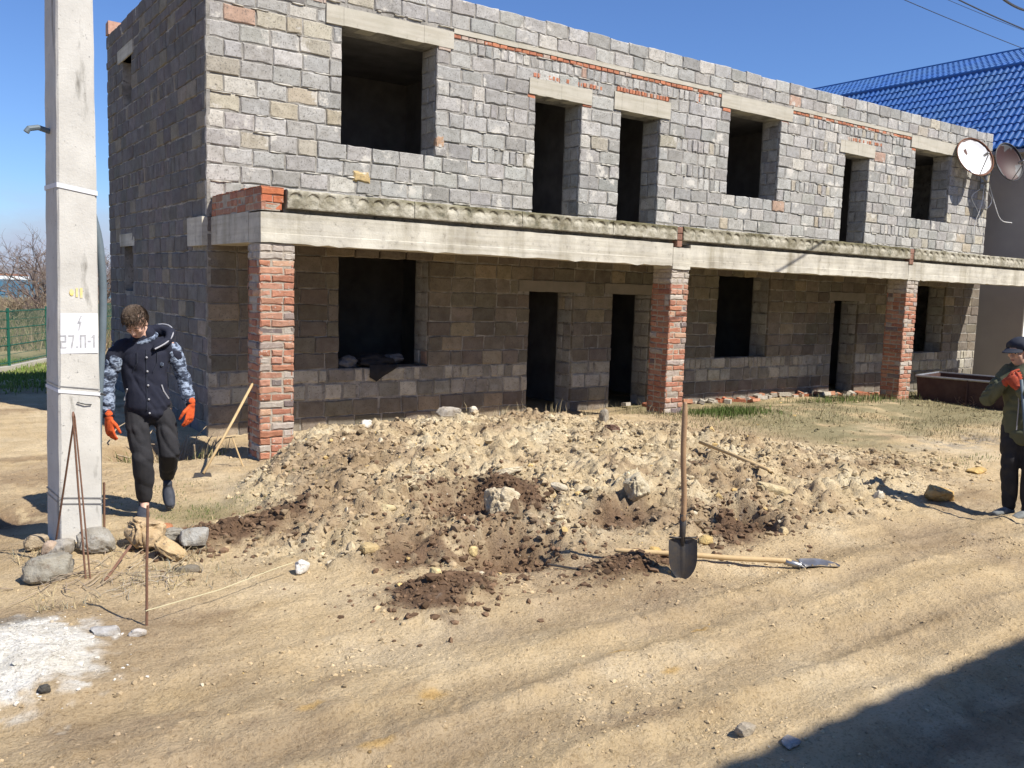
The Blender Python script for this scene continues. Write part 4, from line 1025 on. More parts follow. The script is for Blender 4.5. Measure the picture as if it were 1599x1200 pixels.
for i in range(nx+1):
    for k in range(7):
        t = i/nx; s = k/6; V.append((5.12+.40*t, YF-.02-.02*math.sin(s*3)-.012*math.sin(t*9), .80-.22*s*(1-abs(t-.25)*1.1)+.0))
F = [(i*7+k, i*7+k+1, (i+1)*7+k+1, (i+1)*7+k) for i in range(nx) for k in range(6)]
jk = obj('coat_flap', V+[(x, y-.008, z) for x, y, z in V], F+[tuple(q+len(V) for q in f[::-1]) for f in F], M['cloth'], None, smooth=True); jk.parent = bpy.data.objects['black_jacket']; jk.location = WO['coat_flap']-WO['black_jacket']
lump((4.87, YF+.12, .83), (.13, .10, .08), 13, M['bag'], 'grey_sack', 'small rumpled grey sack on the left end of the lower window sill', 'sack')
lump((5.60, YF+.22, .86), (.14, .10, .07), 17, M['bag'], 'blue_grey_bundle', 'pale bluish bundle lying right of the black jacket on the sill', 'bundle')
# ------------------------------------------------------------------ single stones
M['stone'] = material('stone', (1,1,1), .93, tint=True, var=(.66,.61,.54), nscale=14, bump=1, bscale=38, coord='Object', dark=((.20,.16,.12), 17, .56, .70), bdist=.02)
def rock(x, y, s, col, label, seed, z=None, rz=0, tilt=0, boxy=.55, amp=.16, name='stone', sink=.25, cat='stone', group=None):
    B, T = ico(5 if max(s) > .1 else 4)
    sq = np.sign(B)*np.abs(B)**(1-boxy*.75); sq = sq/np.maximum(1e-6, np.linalg.norm(sq, axis=1, keepdims=True))**.55
    V = sq*(1+amp*n3(B, 1.3, seed)[:, None]+amp*.5*n3(B, 3.3, seed+5)[:, None]+amp*.35*n3(B, 7.5, seed+8)[:, None]-amp*.5*np.abs(n3(B, 5, seed+14))[:, None]+amp*.14*n3(B, 19, seed+17)[:, None])
    # a few broken planes
    rr = np.random.RandomState(seed)
    for _ in range(11):
        nrm = _n(rr.normal(size=3)); d = rr.uniform(.70, .92)*np.max(V@nrm); over = np.maximum(V@nrm-d, 0); V = V-over[:, None]*nrm*.93
    V = V*np.array(s); R3 = np.array(Matrix.Rotation(rz, 3, 'Z')@Matrix.Rotation(tilt, 3, 'Y')@Matrix.Rotation(tilt*.4, 3, 'X')); V = V@R3.T
    h = V[:, 2].max()-V[:, 2].min(); z0 = (gz(x, y) if z is None else z)-V[:, 2].min()-h*sink
    c_ = np.array(col)[None]*(1+.12*n3(B, 2.5, seed+11)[:, None])
    o = obj(name, V+np.array([x, y, z0]), T, M['stone'], None, col=c_, smooth=False)
    o.data.polygons.foreach_set('use_smooth', np.ones(len(o.data.polygons), bool))
    return props(o, label, cat, group)
YL = (.60,.43,.22); GR = (.36,.34,.285); CR = (.60,.52,.36); WH = (.72,.68,.58)
rock(1.36, 6.10, (.125, .11, .125), (.60,.45,.27), 'largest tan sandstone block with a pitted crumbling face, right of the pole foot', 1, rz=.2, boxy=.75, amp=.26, sink=.08)
rock(.745, 5.80, (.145, .09, .085), GR, 'big gray boulder lying left in front of the pole foot', 2, rz=.15, sink=.12, boxy=.6)
rock(.64, 5.86, (.045, .04, .035), (.45,.40,.31), 'small tan stone touching the left end of the big gray boulder', 3)
rock(1.07, 6.14, (.115, .09, .085), (.42,.40,.35), 'gray lump of broken concrete against the front of the pole foot', 4, rz=-.3, sink=.1)
rock(.88, 6.16, (.10, .08, .06), (.40,.37,.32), 'small gray concrete lump between the big gray boulder and the pole', 34, rz=.6, sink=.1)
rock(.74, 6.35, (.075, .06, .055), (.45,.36,.24), 'tan stone in the shade just left of the pole foot', 5, sink=.1)
rock(.80, 6.16, (.05, .045, .06), (.52,.40,.30), 'pinkish tan stone balanced above the big gray boulder', 6, sink=.05, rz=1)
rock(1.55, 6.12, (.11, .075, .06), (.33,.31,.26), 'rounded gray stone right of the largest sandstone block', 7, rz=.3)
rock(1.66, 5.97, (.115, .085, .068), (.47,.46,.42), 'flat-topped pale gray block, rightmost of the stones by the pole', 8, rz=-.1, boxy=.8, amp=.07, sink=.12)
rock(1.46, 5.84, (.13, .065, .045), (.58,.43,.24), 'yellowish slab tilted against the stones right of the rod', 9, rz=-.7, tilt=.5, sink=.1)
rock(1.545, 6.33, (.06, .045, .04), (.55,.24,.12), 'orange brick fragment behind the largest sandstone block', 10, sink=.1)
rock(1.50, 5.56, (.075, .04, .028), (.24,.215,.17), 'low gray-brown stone lying in the dry grass right of the rod', 12, rz=-.2)
rock(2.09, 5.17, (.050, .045, .045), (.86,.84,.78), 'bright white stone at the left foot of the soil heap', 13, sink=.1)
rock(.865, 4.77, (.085, .05, .025), (.52,.51,.49), 'flat pale gray stone between the lime pile and the rod', 14, rz=-.35)
rock(.995, 4.66, (.045, .035, .022), (.60,.57,.53), 'small flat pinkish white stone just below the rod foot', 15)
rock(.50, 4.16, (.026, .024, .024), (.10,.095,.085), 'dark pebble lying on the white lime pile', 16)
rock(3.80, 5.42, (.15, .11, .15), (.66,.57,.41), 'largest cream limestone lump in the middle of the soil heap', 17, tilt=.35, boxy=.25, amp=.26)
rock(4.20, 5.95, (.16, .08, .05), (.66,.58,.42), 'cream slab lying above the largest limestone lump', 18, rz=-.4, tilt=-.3, boxy=.2, amp=.22)
rock(4.90, 5.08, (.12, .09, .12), (.62,.55,.40), 'cream limestone lump on the heap left of the upright handle', 19, boxy=.3, amp=.25)
rock(4.38, 5.42, (.10, .04, .03), (.60,.53,.40), 'narrow tan slab lying between the two cream lumps', 20, rz=-.7, tilt=.3)
rock(8.00, 4.26, (.19, .10, .085), (.64,.44,.19), 'large ochre yellow stone on the right part of the heap', 21, rz=-.2, tilt=.25, boxy=.3)
rock(9.75, 4.80, (.16, .09, .035), (.66,.46,.18), 'flat ochre stone near the green grass patch at right', 22)
rock(6.28, 4.80, (.18, .07, .05), (.62,.52,.32), 'pale yellow slab at the buried end of the bare handle', 23, rz=-.6, tilt=.2)
rock(6.95, 4.85, (.10, .06, .04), (.60,.54,.42), 'cream stone right of the pale yellow slab', 24, rz=-.3)
rock(5.60, 4.18, (.04, .035, .035), (.62,.50,.30), 'small yellow stone on the lip of the dug hole', 25)
rock(4.27, 4.24, (.05, .035, .03), (.64,.44,.17), 'small ochre stone above the lying handle, left of the blade', 26)
rock(2.66, 4.47, (.038, .035, .032), (.68,.56,.30), 'small yellow stone on top of the left brown heap', 27, sink=0)
rock(4.86, 4.30, (.06, .05, .035), (.62,.46,.20), 'ochre stone right behind the upright shovel', 28)
rock(4.05, 8.30, (.07, .06, .055), (.74,.70,.62), 'white rounded stone on the crest right of the first column', 30)
rock(5.35, 8.75, (.17, .10, .07), (.46,.42,.36), 'grayish stone pile top resting on the crest before the house wall', 31, z=.36)
rock(5.55, 8.55, (.06, .05, .05), (.68,.62,.50), 'pale stone right beside the grayish stone on the crest', 32, z=.40)
rock(8.45, 8.55, (.13, .09, .07), (.42,.38,.32), 'gray stone on the ground left of the middle column', 33, z=.10)
rock(6.7, 7.55, (.05, .06, .11), (.40,.35,.28), 'upright dull clod poking up from the crest of the heap', 35)
rock(6.55, 7.25, (.13, .08, .07), (.17,.10,.075), 'dark brown brick-like lump on the crest of the heap', 36, rz=.4, tilt=.3)
rock(7.3, 4.45, (.06, .04, .05), (.62,.57,.46), 'small cream stone left of the large ochre stone', 37)
rock(4.75, 8.2, (.10, .07, .05), (.60,.52,.36), 'tan stone slab on the left crest of the heap', 38)
rock(3.0, 5.75, (.07, .05, .03), (.66,.55,.32), 'small yellow slab on the left slope of the heap', 39)
rock(2.60, 5.25, (.07, .06, .045), (.60,.46,.24), 'yellowish lump low on the left slope of the heap', 40)
rock(3.30, 5.05, (.045, .035, .045), (.66,.52,.26), 'little upright yellow stone above the left brown heap', 41)
rock(3.01, 2.14, (.05, .035, .02), (.50,.48,.46), 'pale stone lying in the shadow at the lower right', 42)
rock(2.89, 2.28, (.05, .035, .03), (.46,.40,.31), 'tan clod on the shadow edge, left of the pale stone', 43)
# ------------------------------------------------------------------ grasses, dry stalks, brush
M['grass'] = material('grass_blades', (1,1,1), .85, tint=True, spec=.15)
def blades(n, xr, yr, dens, hmin, hmax, cols, name, label, cat, w=.004, lean=.5, ztop=None):
    x = rs.uniform(*xr, n); y = rs.uniform(*yr, n); k = rs.rand(n) < dens(x, y); x = x[k]; y = y[k]; n = len(x)
    h = rs.uniform(hmin, hmax, n)*(.5+.5*rs.rand(n)); z = height(x, y)-.004
    th = rs.uniform(0, 6.28, n); le = rs.uniform(0, lean, n); ph = rs.uniform(0, 6.28, n); ww = w*rs.uniform(.6, 1.4, n)
    dx, dy = np.cos(th)*ww, np.sin(th)*ww; lx, ly = np.cos(ph)*le*h, np.sin(ph)*le*h
    V = np.stack([np.stack([x-dx, y-dy, z], 1), np.stack([x+dx, y+dy, z], 1), np.stack([x+dx*.7+lx*.35, y+dy*.7+ly*.35, z+h*.6], 1), np.stack([x-dx*.7+lx*.35, y-dy*.7+ly*.35, z+h*.6], 1), np.stack([x+lx, y+ly, z+h*(1-.3*le)], 1)], 1)
    b = (np.arange(n)*5)[:, None]
    F = [tuple(q) for q in (b+np.array([0, 1, 2, 3])).tolist()]+[tuple(q) for q in (b+np.array([3, 2, 4])).tolist()]
    ci = rs.randint(0, len(cols), n); c_ = np.array(cols)[ci]*rs.uniform(.75, 1.25, (n, 1))
    print(name, n)
    return props(obj(name, V.reshape(-1, 3), F, M['grass'], None, col=np.repeat(c_, 5, 0), origin=np.zeros(3), kind='stuff'), label, cat)
GREEN = [(.10,.15,.035), (.13,.17,.05), (.08,.12,.03)]; DRY = [(.42,.34,.19), (.36,.29,.17), (.30,.25,.14), (.46,.39,.24)]
blades(60000, (8.2, 20.3), (5.2, 10.25), lambda x, y: sst(-.2, .2, fbm(x, y, .9, 3, 601))*.85*(1-mound_mask(x, y))*sst(5.6, 7.0, y+.3*np.clip(x-11, -3, 3)), .012, .10, DRY[1:3]+[(.16,.17,.07), (.20,.18,.10), (.24,.20,.12)], 'dry_grass', 'dry yellowish grass growing over the rough ground before the porch', 'grass', w=.003, lean=1.3)
blades(6000, (9.0, 10.9), (8.0, 8.9), lambda x, y: gauss(x, y, 9.9, 8.45, .62, .28), .05, .15, GREEN, 'green_grass', 'fresh green grass patch at the foot of the middle column', 'grass')
blades(5000, (12, 16), (8.2, 10), lambda x, y: gauss(x, y, 13.8, 9.1, .9, .4)+gauss(x, y, 15.6, 8.9, .8, .4)*.5, .05, .20, GREEN+DRY[:1], 'green_weeds', 'green weeds growing beside the far porch column', 'weeds')
blades(7000, (8.6, 13), (4.5, 7), lambda x, y: gauss(x, y, 10.4, 5.15, .8, .16)*.9, .02, .07, GREEN, 'short_grass', 'short green grass patch near the right-hand worker', 'grass', w=.003)
blades(9000, (1.2, 3.0), (6.0, 8.3), lambda x, y: .8*gauss(x, y, 1.95, 6.95, .26, .25)+.22*sst(-.1, .2, fbm(x, y, 2, 3, 611)), .01, .045, GREEN+DRY[:2], 'sparse_grass', 'sparse short grass on the trodden ground beside the left-hand worker', 'grass', w=.0025)
blades(30000, (-4, 5), (15, 26), lambda x, y: sst(15.0, 16.3, y)*(x < 3.0+8*(y > 16))*.9, .04, .16, [(.14,.21,.04), (.17,.24,.06), (.22,.26,.08)], 'verge_grass', 'green grass verge in front of the green mesh fence', 'grass', w=.010)
blades(1500, (.6, 1.75), (5.2, 6.3), lambda x, y: sst(-.2, .2, fbm(x, y, 3, 2, 621)), .03, .13, DRY+[(.25,.24,.18)], 'dead_stalks', 'dead grass stalks between the stones at the foot of the pole', 'grass', w=.0025, lean=1.6)
blades(900, (1.9, 3.0), (9.3, 10.1), lambda x, y: np.full(len(x), .8), .05, .25, DRY+GREEN, 'ditch_weeds', 'weeds on the rim of the dug hollow by the side wall', 'weeds', lean=1.0)
blades(260, (5.5, 8.8), (8.3, 9.3), lambda x, y: np.full(len(x), .7), .08, .30, DRY, 'dry_stalks', 'thin dry stalks standing before the open doorways', 'weeds', lean=.6, w=.003)
M['twig'] = material('dry_twigs', (1,1,1), .9, tint=True)
def twigs(n, cx, cy, r, lmin, lmax, rad, col, name, label, zoff=.02):
    g = Geo()
    for _ in range(n):
        x, y = cx+R_.gauss(0, r), cy+R_.gauss(0, r*.8); a = R_.uniform(0, 6.28); l = R_.uniform(lmin, lmax); P = []
        for k in range(4):
            t = k/3; xx, yy = x+math.cos(a+.5*t*math.sin(a*7))*l*t, y+math.sin(a+.5*t)*l*t
            P.append((xx, yy, gz(xx, yy)+zoff*R_.uniform(.2, 1)+.3*l*math.sin(t*2.2)*abs(math.sin(a*3))*.5))
        g.tube(P, [rad, rad*.9, rad*.7, rad*.4], 4, col=tone(col, .2))
    props(g.obj(name, M['twig'], None, kind='stuff'), label, 'twigs')
twigs(46, 1.0, 5.68, .22, .08, .30, .0032, (.30,.24,.17), 'dry_twigs', 'dry twigs tangled around the stones before the pole')
twigs(26, 1.25, 5.45, .16, .06, .22, .0025, (.36,.31,.24), 'thin_twigs', 'thin bleached twigs lying between the pole and the upright rod')
twigs(26, 2.6, 9.9, .28, .2, .6, .010, (.32,.25,.17), 'cut_branches', 'cut branches dumped in the dug hollow beside the side wall', .2)
twigs(60, 4.5, 6.6, 1.0, .05, .22, .003, (.24,.18,.12), 'roots', 'thin torn roots sticking out of the excavated soil heap')
# dry bush before the far column
def shrub(x, y, h, r, n, col, label, name='dry_shrub', z=None, seed=1, cat='shrub', group=None, rad=.012, depth=3):
    rr = random.Random(seed); g = Geo(); z = gz(x, y) if z is None else z
    t = thing(name, (x, y, z), label, cat, group)
    def br(p, d, l, rd, lev):
        P = [p]; q = np.array(p)
        for k in range(3):
            d = _n(d+np.array([rr.gauss(0, .22), rr.gauss(0, .22), rr.gauss(0, .10)])); q = q+d*l/3; P.append(q)
        (tr_ if lev == 0 else g).tube(P, [rd, rd*.85, rd*.7, rd*.5], 4 if lev else 6, col=tone(col, .2))
        if lev < depth:
            for k in range(rr.randint(3, 4)):
                s = rr.choice([1, 2, 3, 3]); br(P[s], _n(d+np.array([rr.gauss(0, .7), rr.gauss(0, .7), rr.gauss(.25, .4)])), l*rr.uniform(.45, .75), rd*.55, lev+1)
    tr_ = Geo()
    for k in range(n):
        a = rr.uniform(0, 6.28); br(np.array([x+math.cos(a)*r*.1, y+math.sin(a)*r*.1, z-.05]), _n(np.array([math.cos(a)*r, math.sin(a)*r, h])), h*.6, rad, 0)
    tr_.obj('trunk', M['twig'], t, kind=None); g.obj('crown', M['twig'], t, kind='stuff')
    return t
shrub(15.6, 7.9, .26, .5, 7, (.35,.22,.13), 'low dry brown bush on the ground in front of the far column', seed=3, rad=.006, cat='bush')
# ------------------------------------------------------------------ left background: fence, brush, bay, far shore
M['fence'] = material('green_fence_paint', (.008,.085,.055), .5, spec=.4)
M['kerb'] = material('pale_kerb_stone', (.44,.41,.34), .9, var=(.36,.33,.27), nscale=4, coord='World')
FA = np.array([2.03, 22.7]); FD = _n([1.28, 2.7])
fz = lambda p: gz(p[0], p[1])
fn = thing('mesh_fence', (*FA, fz(FA)), 'green welded mesh fence on a pale kerb behind the grass, at far left', 'fence')
ts = np.arange(-7.65, 16, 2.55)+.55
for i, t in enumerate(ts):
    p = FA+FD*t; z = fz(p)
    g = Geo(); g.box((p[0]-.03, p[1]-.03, z-.1), (p[0]+.03, p[1]+.03, z+1.42)); po = g.obj('fence_post', M['fence'], fn)
    if i < len(ts)-1:
        q = FA+FD*ts[i+1]; zq = fz(q); g = Geo()
        for k in range(int(2.5/.055)):
            s = (k+.5)*.055/2.55
            c_ = p+(q-p)*s; zz_ = z+(zq-z)*s; g.tube([(c_[0], c_[1], zz_+.12), (c_[0], c_[1], zz_+1.38)], .0045, 3)
        for hh_ in (.16, .35, .55, .56, .75, .95, .96, 1.15, 1.34):
            g.tube([(p[0], p[1], z+hh_), (q[0], q[1], zq+hh_)], .0055 if hh_ not in (.16, .56, .95, 1.34) else .012, 4)
        g.obj('mesh_panel', M['fence'], fn)
g = Geo()
for i in range(len(ts)-1):
    p = FA+FD*ts[i]; q = FA+FD*ts[i+1]; z, zq = fz(p), fz(q); nn = np.array([-FD[1], FD[0]])*.09
    V = [(*(p-nn), z-.2), (*(q-nn), zq-.2), (*(q+nn), zq-.2), (*(p+nn), z-.2), (*(p-nn), z+.09), (*(q-nn), zq+.09), (*(q+nn), zq+.09), (*(p+nn), z+.09)]
    g.add(V, [(0,3,2,1),(4,5,6,7),(0,1,5,4),(1,2,6,5),(2,3,7,6),(3,0,4,7)])
g.obj('kerb', M['kerb'], fn)
def dirpt(px, dist):                       # plan position along a compass bearing of the left background
    r = RW@np.array([px-799.5, 175, -f_]); r /= np.hypot(r[0], r[1]); return r[0]*dist, r[1]*dist
for i, (px, d, h, r, col) in enumerate([(72, 44, 3.4, 1.2, (.20,.15,.12)), (48, 50, 1.9, 1.0, (.22,.165,.13)), (10, 46, 1.0, 1.2, (.20,.15,.11)), (-20, 42, 1.2, 1.2, (.22,.17,.12)), (88, 40, 3.2, 1.6, (.17,.13,.11)), (160, 42, 2.6, 1.6, (.19,.14,.11)), (60, 36, 1.4, 1.2, (.26,.20,.13)), (25, 35, 1.0, 1.2, (.24,.19,.12)), (120, 38, 2.4, 1.6, (.2,.15,.11)), (190, 46, 2.4, 1.6, (.2,.15,.11)), (-50, 44, 2.2, 1.8, (.2,.15,.11))]):
    x, y = dirpt(px, d)
    lab = ['tallest leafless grey-brown tree behind the fence, beside the pole', 'leafless grey-brown tree behind the fence, left of the tallest', 'low leafless thicket bush at the far left behind the fence', 'leafless bush left of the frame edge behind the fence', 'leafless tree hidden behind the concrete pole', 'leafless shrub seen in the gap between pole and house', 'tan dry shrub close behind the fence near the pole', 'tan dry shrub close behind the fence at far left', 'leafless shrub behind the pole and conduit', 'leafless shrub behind the corner of the house', 'leafless bush farthest left behind the fence'][i]
    shrub(x, y, h, r, 7 if i < 6 else 6, col, lab, 'leafless_tree' if h > 2.9 else 'leafless_shrub', seed=50+i, cat='tree' if h > 2.9 else 'shrub', group='leafless trees and shrubs behind the fence', rad=.05, depth=4)
def brush(n, name, label):
    th = rs.uniform(-8, 30, n); d = rs.uniform(29, 75, n); a = np.arctan2(*dirpt(-160, 1))+np.radians(th*1.15)
    x = np.sin(a)*d; y = np.cos(a)*d; h = rs.uniform(.3, .95, n); z = height(x, y)
    dx = rs.normal(0, .35, n)*h; dy = rs.normal(0, .35, n)*h; w = rs.uniform(.008, .03, n)*d/40
    V = np.stack([np.stack([x-w, y, z], 1), np.stack([x+w, y, z], 1), np.stack([x+dx, y+dy, z+h], 1)], 1).reshape(-1, 3)
    F = np.arange(3*n).reshape(n, 3); cols = np.array([(.26,.19,.13), (.20,.15,.11), (.32,.25,.16), (.16,.16,.07)])[rs.randint(0, 4, n)]*rs.uniform(.7, 1.2, (n, 1))
    props(obj(name, V, F, M['grass'], None, col=np.repeat(cols, 3, 0), origin=np.zeros(3), kind='stuff'), label, 'brush')
brush(60000, 'dry_brush', 'brown dry brush covering the slope behind the green fence')
M['sea'] = material('bay_water', (.018,.095,.105), .35, var=(.024,.115,.12), nscale=.02, coord='World', spec=.3, bump=.3, bscale=2)
g = Geo(); g.add([(-4500, 380, -16.2), (2500, 380, -16.2), (2500, 3400, -16.2), (-4500, 3400, -16.2)], [(0, 1, 2, 3)]); props(g.obj('sea', M['sea'], None, kind='structure'), 'calm teal bay beyond the brush')
M['far'] = material('far_shore', (.17,.175,.19), .95, var=(.22,.20,.18), nscale=.01, coord='World')
V = []; F = []; xs = np.linspace(-4500, 2500, 120)
for i, x in enumerate(xs):
    t = 22+26*vnoise(x, 0, .0016, 701)+9*vnoise(x, 0, .009, 702)
    V += [(x, 2700+200*vnoise(x, 5, .002, 703), -17), (x, 3300, t*.35-14), (x, 4200, t-12), (x, 6500, t-30)]
for i in range(119):
    for k in range(3): a = i*4+k; F.append((a, a+4, a+5, a+1))
props(obj('far_hills', V, F, M['far'], None, kind='structure'), 'low far shore across the bay')
for i, (px, d, w) in enumerate([(4, 2790, 26), (32, 2800, 20), (17, 2830, 14)]):
    x, y = dirpt(px, d); t = thing('shore_house', (x, y, -15), ['larger white house on the far shore, leftmost', 'white house on the far shore near the concrete pole', 'smaller pale house between the two white ones on the far shore'][i], 'house', 'white houses on the far shore')
    g = Geo(); g.box((x-w, y, -18), (x+w, y+14, -6)); g.obj('wall', M['white'], t)
    g = Geo(); g.add([(x-w-1, y-1, -6), (x+w+1, y-1, -6), (x+w+1, y+15, -6), (x-w-1, y+15, -6), (x-w+4, y+7, -1), (x+w-4, y+7, -1)], [(0,1,5,4), (1,2,5), (2,3,4,5), (3,0,4)]); g.obj('roof', M['rust'], t)
# ------------------------------------------------------------------ people
M['skin'] = material('skin', (.62,.39,.29), .55, var=(.55,.33,.24), nscale=20, spec=.35)
M['hair'] = material('brown_hair', (.045,.030,.020), .55, var=(.10,.068,.045), nscale=60, bump=.5, bscale=180, spec=.35)
M['vest'] = material('navy_wool', (.013,.015,.028), .9, var=(.020,.022,.036), nscale=14, bump=.3, bscale=250)
M['trous'] = material('charcoal_trousers', (.020,.020,.023), .88, var=(.032,.031,.034), nscale=9, bump=.3, bscale=120)
M['glove'] = material('orange_knit_glove', (.74,.13,.03), .85, var=(.50,.07,.02), nscale=35, bump=.5, bscale=300)
M['shoe'] = material('dark_trainers', (.030,.034,.044), .7, var=(.05,.055,.07), nscale=30)
M['sole'] = material('shoe_sole', (.09,.09,.095), .8)
M['trim'] = material('pale_trim', (.34,.34,.36), .7)
M['olive'] = material('olive_jacket', (.085,.09,.055), .9, var=(.105,.11,.07), nscale=10, bump=.3, bscale=120)
M['cap'] = material('dark_blue_cap', (.018,.022,.034), .8, var=(.028,.032,.046), nscale=20)
M['rglove'] = material('rust_red_glove', (.42,.075,.035), .85, var=(.34,.06,.03), nscale=50, bump=.5, bscale=250)
M['eyew'] = material('eye_white', (.7,.68,.66), .3); M['eyed'] = material('iris_dark', (.03,.02,.015), .2); M['lip'] = material('lips', (.42,.19,.15), .5)
def camouflage():
    m = bpy.data.materials.new('blue_grey_camouflage'); m.use_nodes = True; nt = m.node_tree; b = nt.nodes['Principled BSDF']; b.inputs['Roughness'].default_value = .85
    tc = N(nt, 'ShaderNodeTexCoord').outputs['Object']; mp = N(nt, 'ShaderNodeMapping'); mp.inputs['Scale'].default_value = (1, 1, 1.9); nt.links.new(tc, mp.inputs[0])
    z = N(nt, 'ShaderNodeTexNoise'); z.inputs['Scale'].default_value = 22; z.inputs['Detail'].default_value = 3; nt.links.new(mp.outputs[0], z.inputs[0])
    r = N(nt, 'ShaderNodeValToRGB'); r.color_ramp.interpolation = 'CONSTANT'; e = r.color_ramp.elements
    e[0].color = (.03,.04,.065, 1); e[0].position = 0; e[1].position = .46; e[1].color = (.13,.165,.23, 1)
    q = e.new(.53); q.color = (.25,.30,.385, 1); q = e.new(.62); q.color = (.07,.09,.13, 1)
    nt.links.new(z.outputs[0], r.inputs[0]); nt.links.new(r.outputs[0], b.inputs['Base Color']); return m
M['camo'] = camouflage()
class Body:
    """figure frame: u to the viewer's right, w towards the viewer, z up"""
    def __init__(s, pos, face, yaw=0):
        s.p = np.array(pos, float); d = _n([face[0], face[1], 0]); s.W = d; s.U = np.cross((0, 0, 1), d)
    def __call__(s, u, w, z): return s.p+s.U*u+s.W*w+np.array([0, 0, z])
    def dirv(s, u, w, z): return s.U*u+s.W*w+np.array([0, 0, z])
def organic(name, lofts, voxel, mat, parent, smooth_n=6, wrinkle=0, wf=9, seed=900, origin=None, label=None):
    g = Geo()
    for V, F in lofts: g.add(V, F)
    V = np.concatenate(g.V); me = bpy.data.meshes.new(name+'_src'); me.from_pydata(V.tolist(), [], g.F)
    bm = bmesh.new(); bm.from_mesh(me); bmesh.ops.recalc_face_normals(bm, faces=bm.faces); bm.to_mesh(me); bm.free()
    o = bpy.data.objects.new(name+'_src', me); link(o)
    m = o.modifiers.new('r', 'REMESH'); m.mode = 'VOXEL'; m.voxel_size = voxel; m.use_smooth_shade = True
    m2 = o.modifiers.new('s', 'SMOOTH'); m2.iterations = smooth_n; m2.factor = .5
    dg = bpy.context.evaluated_depsgraph_get(); ev = o.evaluated_get(dg); me2 = bpy.data.meshes.new_from_object(ev)
    n = len(me2.vertices); co = np.empty(n*3, np.float32); me2.vertices.foreach_get('co', co); co = co.reshape(-1, 3).astype(float)
    if wrinkle:
        nr = np.empty(n*3, np.float32); me2.vertices.foreach_get('normal', nr); nr = nr.reshape(-1, 3)
        sh = co@np.array([[1, 0, .55], [0, 1, -.35], [.5, .3, .75]]); k = n3(sh, wf*.8, seed); k2 = n3(sh[:, [2, 0, 1]]*np.array([1.3, .7, .9]), wf*.9, seed+20); cr = np.maximum(0, 1-np.abs(k)*3.2)+.8*np.maximum(0, 1-np.abs(k2)*3.5); co = co+nr*(wrinkle*(.35*k+.25*k2-cr))[:, None]
    bpy.data.objects.remove(o); bpy.data.meshes.remove(me)
    F = [tuple(p.vertices) for p in me2.polygons]; bpy.data.meshes.remove(me2)
    return obj(name, co, F, mat, parent, smooth=True, origin=origin, label=label)
def T(pts, rad, seg=14, ref=None): return tube(pts, rad, seg, True, ref)
def ell(c, ax, R3=None, sub=3):
    B, T_ = ico(sub); V = B*np.array(ax)
    if R3 is not None: V = V@np.array(R3).T
    return V+np.array(c), [tuple(t) for t in T_]
def hand(B, wrist, d, palm_n, side, s=1.0, curl=.35, grip=False):
    """lofts of a palm with five unequal bent fingers; d hand direction, palm_n palm normal, side +1/-1 where the thumb sits"""
    d = _n(d); n = _n(np.array(palm_n)-d*np.dot(palm_n, d)); t = np.cross(d, n)*side
    L = [T([wrist-d*.02, wrist+d*.03*s, wrist+d*.085*s], [(.024*s, .021*s), (.038*s, .018*s), (.040*s, .015*s)], 12, ref=n)]
    for k, (off, ln, r) in enumerate(((.030, .068, .0095), (.010, .078, .0098), (-.010, .072, .0095), (-.029, .056, .0085))):
        b0 = wrist+d*.075*s+t*off*s; a = curl*(1+.15*k); P = [b0]; dd = d+t*(off*1.2); q = b0
        for j, fl in enumerate((.45, .33, .27)):
            ang = a*(j+.4)*(1.9 if grip else 1); v = _n(dd*math.cos(ang)+n*math.sin(ang)); q = q+v*ln*fl*s; P.append(q)
        L.append(T(P, [r*s*1.05, r*s, r*s*.92, r*s*.8], 8))
    b0 = wrist+d*.022*s+t*.026*s; v = _n(d*.75+t*.65+n*.25); q = b0+v*.038*s; q2 = q+_n(d+t*.15+n*.45)*.032*s; q3 = q2+_n(d+n*.6)*.024*s
    L.append(T([b0, q, q2, q3], [.014*s, .0125*s, .0105*s, .009*s], 8))
    return L
def head_lofts(c, F, U_, R3=None):
    """c head centre, F face direction, U_ up of the head"""
    F = _n(F); U_ = _n(np.array(U_)-F*np.dot(U_, F)); S = np.cross(U_, F)
    R3 = np.stack([S, F, U_], 1)
    def q(s, f, u): return c+S*s+F*f+U_*u
    L = [ell(q(0, -.008, .028), (.073, .092, .088), R3), ell(q(0, .022, -.035), (.058, .062, .070), R3), ell(q(0, .040, -.078), (.036, .038, .030), R3),
         ell(q(0, .068, .020), (.050, .018, .018), R3), T([q(0, .082, .012), q(0, .098, -.018), q(0, .100, -.028)], [.009, .012, .014], 8), ell(q(.010, .092, -.030), (.009, .010, .008), R3), ell(q(-.010, .092, -.030), (.009, .010, .008), R3),
         ell(q(.072, -.004, -.008), (.009, .020, .032), R3), ell(q(-.072, -.004, -.008), (.009, .020, .032), R3), ell(q(0, .080, -.056), (.022, .010, .008), R3), ell(q(.035, .062, -.018), (.022, .022, .020), R3), ell(q(-.035, .062, -.018), (.022, .022, .020), R3)]
    return L, q, R3
